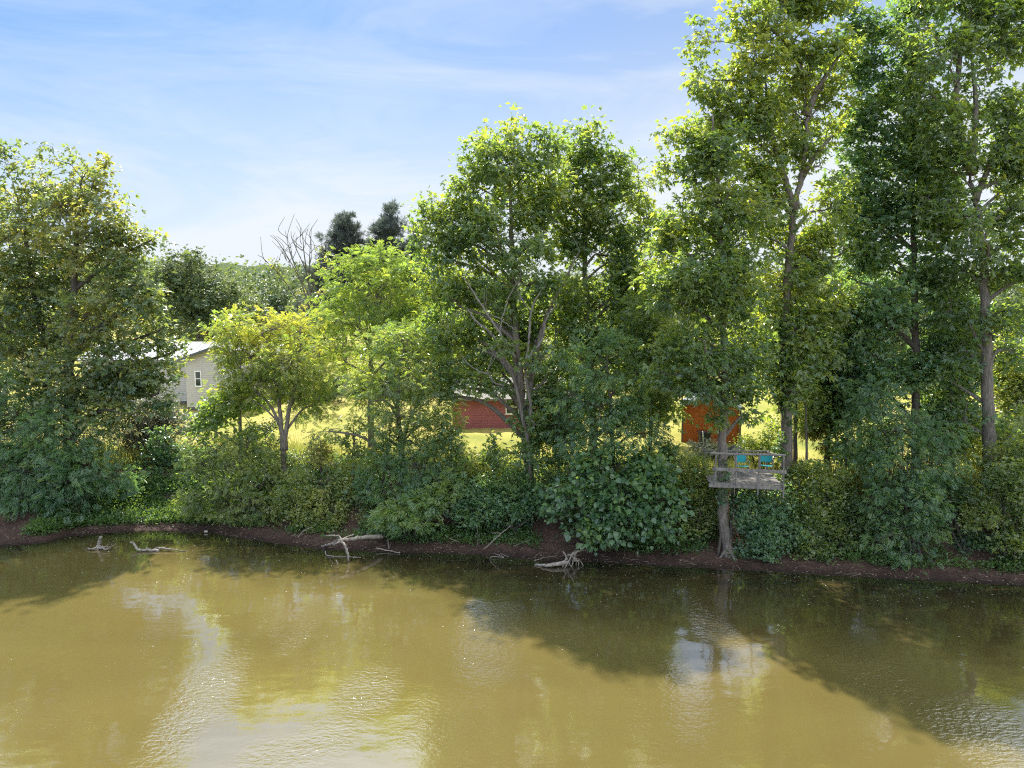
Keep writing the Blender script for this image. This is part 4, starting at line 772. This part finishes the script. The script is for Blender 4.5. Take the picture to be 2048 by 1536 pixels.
# ivy on the two trunks beside the deck
bush('trunk_ivy', 'bright green ivy climbing the leaning trunk right of the deck', 28.95, (1570, 980), [(1568, 960, 13, 26), (1562, 900, 10, 30), (1568, 840, 13, 34), (1564, 780, 12, 30), (1572, 720, 13, 34), (1566, 660, 12, 34)], 'weed', 'heart', .13, 18, 70, .2, cat='ivy', nst=1)
bush('trunk_ivy', 'dark ivy wrapping the trunk behind the deck railing', 27.6, (1446, 985), [(1452, 960, 9, 20), (1450, 935, 9, 16), (1446, 990, 10, 18)], 'teal', 'heart', .11, 18, 70, .16, cat='ivy', nst=1)

# foliage on the banks
tree('feathery_tree', 'feathery drooping green tree above the shrub with large heart leaves', 'tree', 29.4,
     [([(1228, 960), (1226, 900), (1220, 800), (1212, 700)], .10)],
     [(1200, 665, 34, 34, 0), (1240, 700, 40, 36, 0), (1170, 725, 46, 36, .4), (1215, 755, 50, 36, -.5), (1270, 765, 44, 34, 0), (1150, 790, 44, 34, .3), (1200, 815, 56, 34, -.6), (1275, 825, 50, 30, -.3), (1130, 850, 36, 30, .3), (1230, 870, 60, 30, -.7), (1300, 865, 36, 22, 0), (1165, 885, 44, 28, -.4)],
     'teal', 'frond', .34, 15, 19, .5, .45, .6, bark=BARKD, tint=.12)
bush('large_leaf_shrub', 'broad shrub with large dark heart leaves hanging low over the waterline', 28.4, (1220, 1060),
     [(1215, 930, 70, 36, 0), (1300, 935, 40, 34, 0), (1140, 965, 44, 36, -.1), (1235, 985, 76, 46, -.5), (1320, 1000, 46, 52, -.4), (1170, 1020, 56, 40, -.5), (1260, 1045, 66, 34, -.8), (1190, 1065, 50, 22, -.8), (1315, 1060, 44, 24, -.6)],
     'teal', 'heart', .22, 18, 30, .45, .6, .5, tint=.08, nst=5, cat='shrub')
bush('bank_shrub', 'pale glinting shrub filling the gap beneath the left deck edge', 28.7, (1400, 1040), [(1395, 960, 36, 46, .5), (1410, 1010, 36, 46), (1360, 935, 24, 22, .8), (1425, 980, 26, 40, .5), (1395, 1045, 30, 26)], 'bank', 'pair', .14, 28, 40, .34, tint=.3, thin=.6)
bush('bank_shrub', 'dark drooping shrub right of the bare trunk beneath the deck', 27.6, (1530, 1090), [(1500, 1020, 34, 42), (1545, 1010, 40, 42, .5), (1510, 1070, 36, 36, -.2), (1560, 1060, 40, 40), (1530, 1100, 34, 22, -.3)], 'teal', 'pair', .14, 28, 44, .32, .9, .7, tint=.08)
bush('bank_shrub', 'mid green leafy shrub between the deck and the tall drooping shrub', 28.0, (1650, 1080), [(1600, 970, 40, 46, .6), (1650, 980, 46, 46, .3), (1690, 1030, 40, 50, .3), (1640, 1050, 46, 46, -.2), (1600, 1050, 30, 40), (1630, 1100, 40, 26, -.6), (1680, 1090, 30, 26, -.4)], 'bank', 'pair', .16, 24, 36, .36, tint=-.05)
bush('tall_drooping_shrub', 'tall drooping blue green shrub at the waterline right of the deck', 27.2, (1830, 1110),
     [(1750, 800, 46, 46, 1), (1800, 860, 56, 50, .6), (1740, 890, 46, 46, .8), (1850, 920, 60, 50, .3), (1790, 950, 56, 50, .2), (1880, 860, 40, 46, .6), (1830, 1010, 66, 50, -.2), (1800, 1070, 46, 40, -.5), (1850, 1080, 56, 36, -.5), (1820, 1110, 36, 22, -.7), (1770, 1010, 30, 40, 0)],
     'teal', 'frond', .30, 15, 27, .42, .6, .6, tint=.08, nst=5)
bush('right_edge_shrub', 'bright green shrub cut off by the right edge of the view', 26.6, (2020, 1090),
     [(1990, 930, 46, 46, .8), (2040, 960, 50, 56), (2000, 1010, 46, 46), (2050, 1050, 46, 46, -.3), (1960, 1020, 36, 36, .3), (2020, 1080, 36, 26, -.3), (2060, 880, 46, 56, .6)], 'bank', 'pair', .16, 26, 34, .38, tint=.12)
bush('sunlit_thicket', 'sunlit yellow green thicket behind the forking trunk at far right', 32, (1960, 960), [(1900, 800, 50, 50), (1980, 830, 56, 50), (2040, 800, 46, 60), (1920, 890, 50, 46), (2000, 910, 56, 40), (1860, 880, 40, 50), (2050, 720, 46, 46)], 'bank', 'pair', .18, 26, 22, .5, tint=.35)
bush('dark_shrub', 'low dark shrub in shade under the far right trees', 27.2, (1930, 1110), [(1920, 1010, 40, 50, .6), (1935, 1070, 40, 40), (1900, 960, 30, 40, 1), (1960, 1090, 30, 26)], 'teal', 'pair', .14, 24, 30, .36, tint=-.1)
bush('round_shrub', 'large rounded blue green shrub at the water below the forked yellow tree', 32.2, (470, 1020),
     [(430, 900, 50, 36, .6), (500, 905, 46, 36, .6), (400, 940, 46, 36, .3), (470, 950, 60, 40, 0), (530, 960, 40, 46, 0), (420, 1000, 50, 40, -.4), (490, 1010, 60, 40, -.5), (385, 1020, 28, 34, -.3), (540, 1020, 30, 34, -.3)],
     'bank', 'frond', .26, 15, 30, .40, .6, .45, tint=-.05, nst=5)
bush('pale_bank_shrub', 'pale glittering bank shrub in sun between the round shrub and the ferny bush', 31.2, (650, 1040),
     [(600, 960, 40, 30, .5), (650, 970, 50, 36, .5), (590, 1010, 40, 36), (650, 1020, 56, 36), (710, 970, 40, 36, .5), (710, 1020, 40, 36, 0), (620, 1050, 50, 18, -.4), (690, 1050, 46, 18, -.4)], 'bank', 'pair', .13, 30, 36, .34, tint=.22, nst=5, thin=.55)
bush('ferny_bush', 'feathery blue green sumac spreading flat over the mud beach', 29.9, (830, 1060), [(810, 1020, 50, 22, -.2), (860, 1005, 40, 22, 0), (780, 1035, 36, 18, -.3), (830, 1045, 46, 16, -.5), (880, 975, 36, 26, .4)], 'teal', 'frond', .36, 15, 40, .36, .35, .3, tint=.45)
bush('bank_shrub', 'dark green shrub behind the feathery sumac below the slim dark trunk', 30.8, (820, 1000), [(770, 930, 46, 36, .3), (830, 930, 50, 46, 0), (880, 920, 40, 46, .3), (800, 980, 50, 36, 0), (740, 970, 30, 36, .2)], 'teal', 'frond', .26, 15, 30, .4, tint=.15)
bush('bank_shrub', 'dense dark shrub below the tall central tree', 30.0, (1030, 1010), [(960, 990, 46, 40, .2), (1020, 970, 50, 40, .4), (1080, 985, 50, 40, .2), (1000, 1025, 56, 26, -.3), (1070, 1030, 40, 30, -.3), (940, 1025, 40, 26, -.1), (1110, 940, 36, 36, .6)], 'teal', 'pair', .16, 28, 34, .38, tint=.1, nst=5)
bush('light_shrub', 'pale yellow green weedy shrub at the lawn edge left of the central tree', 31.8, (960, 950), [(930, 930, 36, 36), (975, 935, 40, 30), (945, 970, 40, 26), (1000, 920, 26, 30)], 'bank', 'pair', .13, 24, 26, .38, tint=.35)
bush('yellow_shrub', 'small yellow green shrub behind the deck railing by the tarp', 33.5, (1515, 925), [(1500, 890, 22, 22), (1525, 900, 26, 24), (1545, 870, 24, 40), (1520, 925, 30, 20)], 'lime', 'pair', .15, 24, 26, .4, tint=.2)
bush('grey_shrub', 'small grey leaved shrub in front of the orange shed and bin', 35.5, (1405, 915), [(1390, 900, 26, 16), (1420, 900, 26, 18), (1430, 920, 24, 14)], 'silver', 'pair', .13, 24, 30, .35, tint=.2)
bush('edge_bush', 'brown green bush behind the leaning trunk between forked yellow tree and lawn', 33.8, (545, 930), [(530, 880, 36, 34), (560, 920, 34, 26), (600, 930, 30, 22), (635, 925, 18, 34)], 'dull', 'pair', .13, 24, 26, .36, tint=-.05)

for px, py, top, Y, lm, wd, lb in ((705, 945, 850, 32.3, 'bank', 22, 'thin leafy sapling at the lawn edge left of the slim dark trunk'), (765, 950, 880, 31.8, 'lime', 20, 'short bright sapling in front of the lawn below the feathery tree'), (900, 960, 850, 31.0, 'hickory', 24, 'leafy sapling in shade just left of the red house wall'),
        (985, 950, 880, 31.2, 'bank', 18, 'short pale sapling left of the pale dead trunk'), (1115, 950, 800, 30.6, 'hickory', 34, 'leafy sapling between the dead trunk and the cone shaped shrub'), (1335, 950, 880, 30.5, 'teal', 22, 'short dark sapling just left of the viewing deck'),
        (1690, 960, 830, 30, 'teal', 34, 'dark sapling between the cedar and the tall drooping shrub'), (1900, 960, 780, 30, 'bank', 36, 'light green sapling left of the thick forking trunk'), (640, 940, 880, 33, 'grass', 14, 'small straw coloured weed clump right of the forked yellow tree'), (330, 960, 850, 35.5, 'teal', 34, 'dark sapling above the bare soil of the left bank')):
    tree('bank_sapling', lb, 'sapling', Y, [([(px, py), (px + 3, (py + top) / 2), (px + 1, top)], .035)], [(px, top + 12, wd * .6, 16, 0), (px - wd * .5, top + (py - top) * .35, wd * .7, 18, .2), (px + wd * .5, top + (py - top) * .45, wd * .7, 18, -.2), (px, top + (py - top) * .65, wd, 18, 0)], lm, 'pair', .16, 22, 24, .4, group='saplings along the bank top', bark=BARKD)

# background trees
k = 0
GF = 'trees beyond the lawn'
for (px, top, wd, Y, lab) in ((455, 560, 60, 92, 'far tree closing the gap right of the willow like tree'), (545, 572, 62, 95, 'rounded far tree showing just left of the half bare tree'), (610, 575, 56, 105, 'far dark tree directly behind the half bare tree'), (500, 590, 56, 88, 'far tree directly behind the right end of the cream house'),
                              (900, 620, 70, 75, 'background tree hidden behind the left half of the central tree'), (1040, 640, 80, 68, 'background tree directly behind the red house roof'), (1180, 640, 70, 72, 'background tree behind the round topped tree'),
                              (1330, 650, 80, 66, 'background tree behind the orange shed'), (1480, 640, 70, 74, 'background tree right of the orange shed'), (1620, 590, 80, 64, 'background tree glimpsed behind the cedar'), (1760, 620, 80, 78, 'background tree glimpsed behind the slim dark trunk'), (1900, 610, 70, 84, 'background tree glimpsed left of the forking trunk'), (2030, 600, 80, 70, 'sunlit background tree at the right edge'), (760, 700, 60, 62, 'low background tree beyond the lawn behind the feathery tree'), (640, 720, 60, 58, 'low background tree beyond the lawn behind the forked yellow tree')):
    lb = [(px + rng.normal() * wd * .1, top + 28, wd * .45, 26), (px - wd * .45, top + 62, wd * .5, 34), (px + wd * .45, top + 58, wd * .5, 34), (px, top + 80, wd * .7, 40), (px - wd * .5, top + 120, wd * .5, 36), (px + wd * .5, top + 118, wd * .5, 36)]
    tree('background_tree', lab, 'tree', Y, [([(px, 840), (px, 740), (px, top + 40)], .28)], lb, 'far', 'pair', .0048 * Y, 24, 280 / Y, .014 * Y, group=GF, tint=rng.normal() * .12, bark=BARKD)
# wood that reads as one mass behind everything
mb = MB(); n = 1700; x = rng.uniform(-110, 110, n); y = rng.uniform(112, 150, n); tp = np.interp(x, [-60, 0, 20], [11.5, 10, 11]) + 6 * fbm(x * .05, x * 0 + 1, 77); z = gh(x, y) + tp * rng.uniform(.1, 1, n) ** .7
clump_leaves(mb, np.stack([x, y, z], -1), nrm(rng.normal(size=(n, 3)) + (0, -1, .5)), rng.uniform(1.6, 3.0, n), 60, .62, 'pair', .7, .2, .3 + .3 * rng.uniform(size=n))
tag(mb.build('distant_woods', LM['far']), 'distant green wood closing the view beyond the lawn', 'woods', kind='stuff')
# ------------------------------------------------------------------ light and sky
SUN_EL, SUN_AZ = R(54), R(-19)          # azimuth from straight ahead, minus = to the left
sl = bpy.data.lights.new('sun', 'SUN'); so = bpy.data.objects.new('sun', sl); COL.objects.link(so)
sl.energy = 3.9; sl.angle = R(1.0); sl.color = (1, .95, .86)
so.rotation_euler = (-(R(90) - SUN_EL), 0, -SUN_AZ)
w = bpy.data.worlds.new('World'); scene.world = w; w.use_nodes = True; nt = w.node_tree; L = nt.links.new
bg = nt.nodes['Background']; sky = N(nt, 'ShaderNodeTexSky'); sky.sky_type = 'NISHITA'; sky.sun_disc = False
sky.sun_elevation = SUN_EL; sky.sun_rotation = SUN_AZ; sky.altitude = 100; sky.air_density = 1.2; sky.dust_density = 1.2; sky.ozone_density = 1.6
tc = N(nt, 'ShaderNodeTexCoord'); sep = N(nt, 'ShaderNodeSeparateXYZ'); L(tc.outputs['Generated'], sep.inputs[0])
mp = N(nt, 'ShaderNodeMapping'); mp.inputs['Scale'].default_value = (1.5, 1.2, 6.5); mp.inputs['Rotation'].default_value = (0, .12, 0); L(tc.outputs['Generated'], mp.inputs['Vector'])
c1 = noise(nt, 1.5, 7, .62, mp.outputs[0], .7)
cr = ramp(nt, [(.44, (0, 0, 0)), (.70, (1, 1, 1))]); L(c1.outputs['Fac'], cr.inputs['Fac'])
hz = ramp(nt, [(.0, (1, 1, 1)), (.09, (.92, .92, .92)), (.19, (.68, .68, .68)), (.27, (.42, .42, .42)), (.35, (.22, .22, .22)), (.42, (.2, .2, .2)), (.58, (.75, .75, .75)), (1, (.8, .8, .8))]); L(sep.outputs['Z'], hz.inputs['Fac'])
mxx = N(nt, 'ShaderNodeMath', operation='MAXIMUM'); mlt = N(nt, 'ShaderNodeMath', operation='MULTIPLY'); mlt.inputs[1].default_value = .36
L(cr.outputs[0], mlt.inputs[0])
ad = N(nt, 'ShaderNodeMath', operation='ADD', use_clamp=True); L(mlt.outputs[0], ad.inputs[0]); sx = N(nt, 'ShaderNodeMath', operation='MULTIPLY_ADD'); L(sep.outputs['X'], sx.inputs[0]); sx.inputs[1].default_value = .42; L(hz.outputs[0], sx.inputs[2]); L(sx.outputs[0], ad.inputs[1])      # bluer to the left
cm = N(nt, 'ShaderNodeMix', data_type='RGBA'); L(ad.outputs[0], cm.inputs[0]); tn = N(nt, 'ShaderNodeMix', data_type='RGBA', blend_type='MULTIPLY'); tn.inputs[0].default_value = 1; L(sky.outputs[0], tn.inputs[6]); tn.inputs[7].default_value = (.16, .255, .375, 1); L(tn.outputs[2], cm.inputs[6]); cm.inputs[7].default_value = (2.5, 2.68, 2.86, 1)
bk_fill = N(nt, 'ShaderNodeMapRange', interpolation_type='SMOOTHSTEP'); bk_fill.inputs['From Min'].default_value = .35; bk_fill.inputs['From Max'].default_value = -.55; bk_fill.inputs['To Min'].default_value = 1; bk_fill.inputs['To Max'].default_value = 2.8
L(sep.outputs['Y'], bk_fill.inputs['Value'])      # unseen sky behind the camera brightened, an added fill for shaded foliage
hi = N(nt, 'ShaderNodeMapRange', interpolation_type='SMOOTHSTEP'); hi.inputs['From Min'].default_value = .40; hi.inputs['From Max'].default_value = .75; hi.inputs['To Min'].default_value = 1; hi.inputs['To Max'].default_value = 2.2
L(sep.outputs['Z'], hi.inputs['Value']); mm = N(nt, 'ShaderNodeMath', operation='MAXIMUM'); L(bk_fill.outputs[0], mm.inputs[0]); L(hi.outputs[0], mm.inputs[1])      # high cloud out of view is boosted too, for whiter water reflections
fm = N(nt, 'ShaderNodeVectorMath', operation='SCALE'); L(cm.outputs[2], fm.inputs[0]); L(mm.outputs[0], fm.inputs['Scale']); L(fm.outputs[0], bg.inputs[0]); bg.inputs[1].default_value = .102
scene.view_settings.view_transform = 'Standard'; scene.view_settings.look = 'None'; scene.view_settings.exposure = 1.78; scene.view_settings.gamma = 1
cy = scene.cycles
cy.max_bounces = 8; cy.diffuse_bounces = 6; cy.glossy_bounces = 3; cy.transmission_bounces = 4; cy.transparent_max_bounces = 4
cy.use_denoising = False; cy.denoiser = 'OPENIMAGEDENOISE'; cy.denoising_input_passes = 'RGB_ALBEDO_NORMAL'; cy.denoising_prefilter = 'ACCURATE'; cy.caustics_reflective = False; cy.caustics_refractive = False; cy.sample_clamp_indirect = 4
cy.filter_width = 1.15
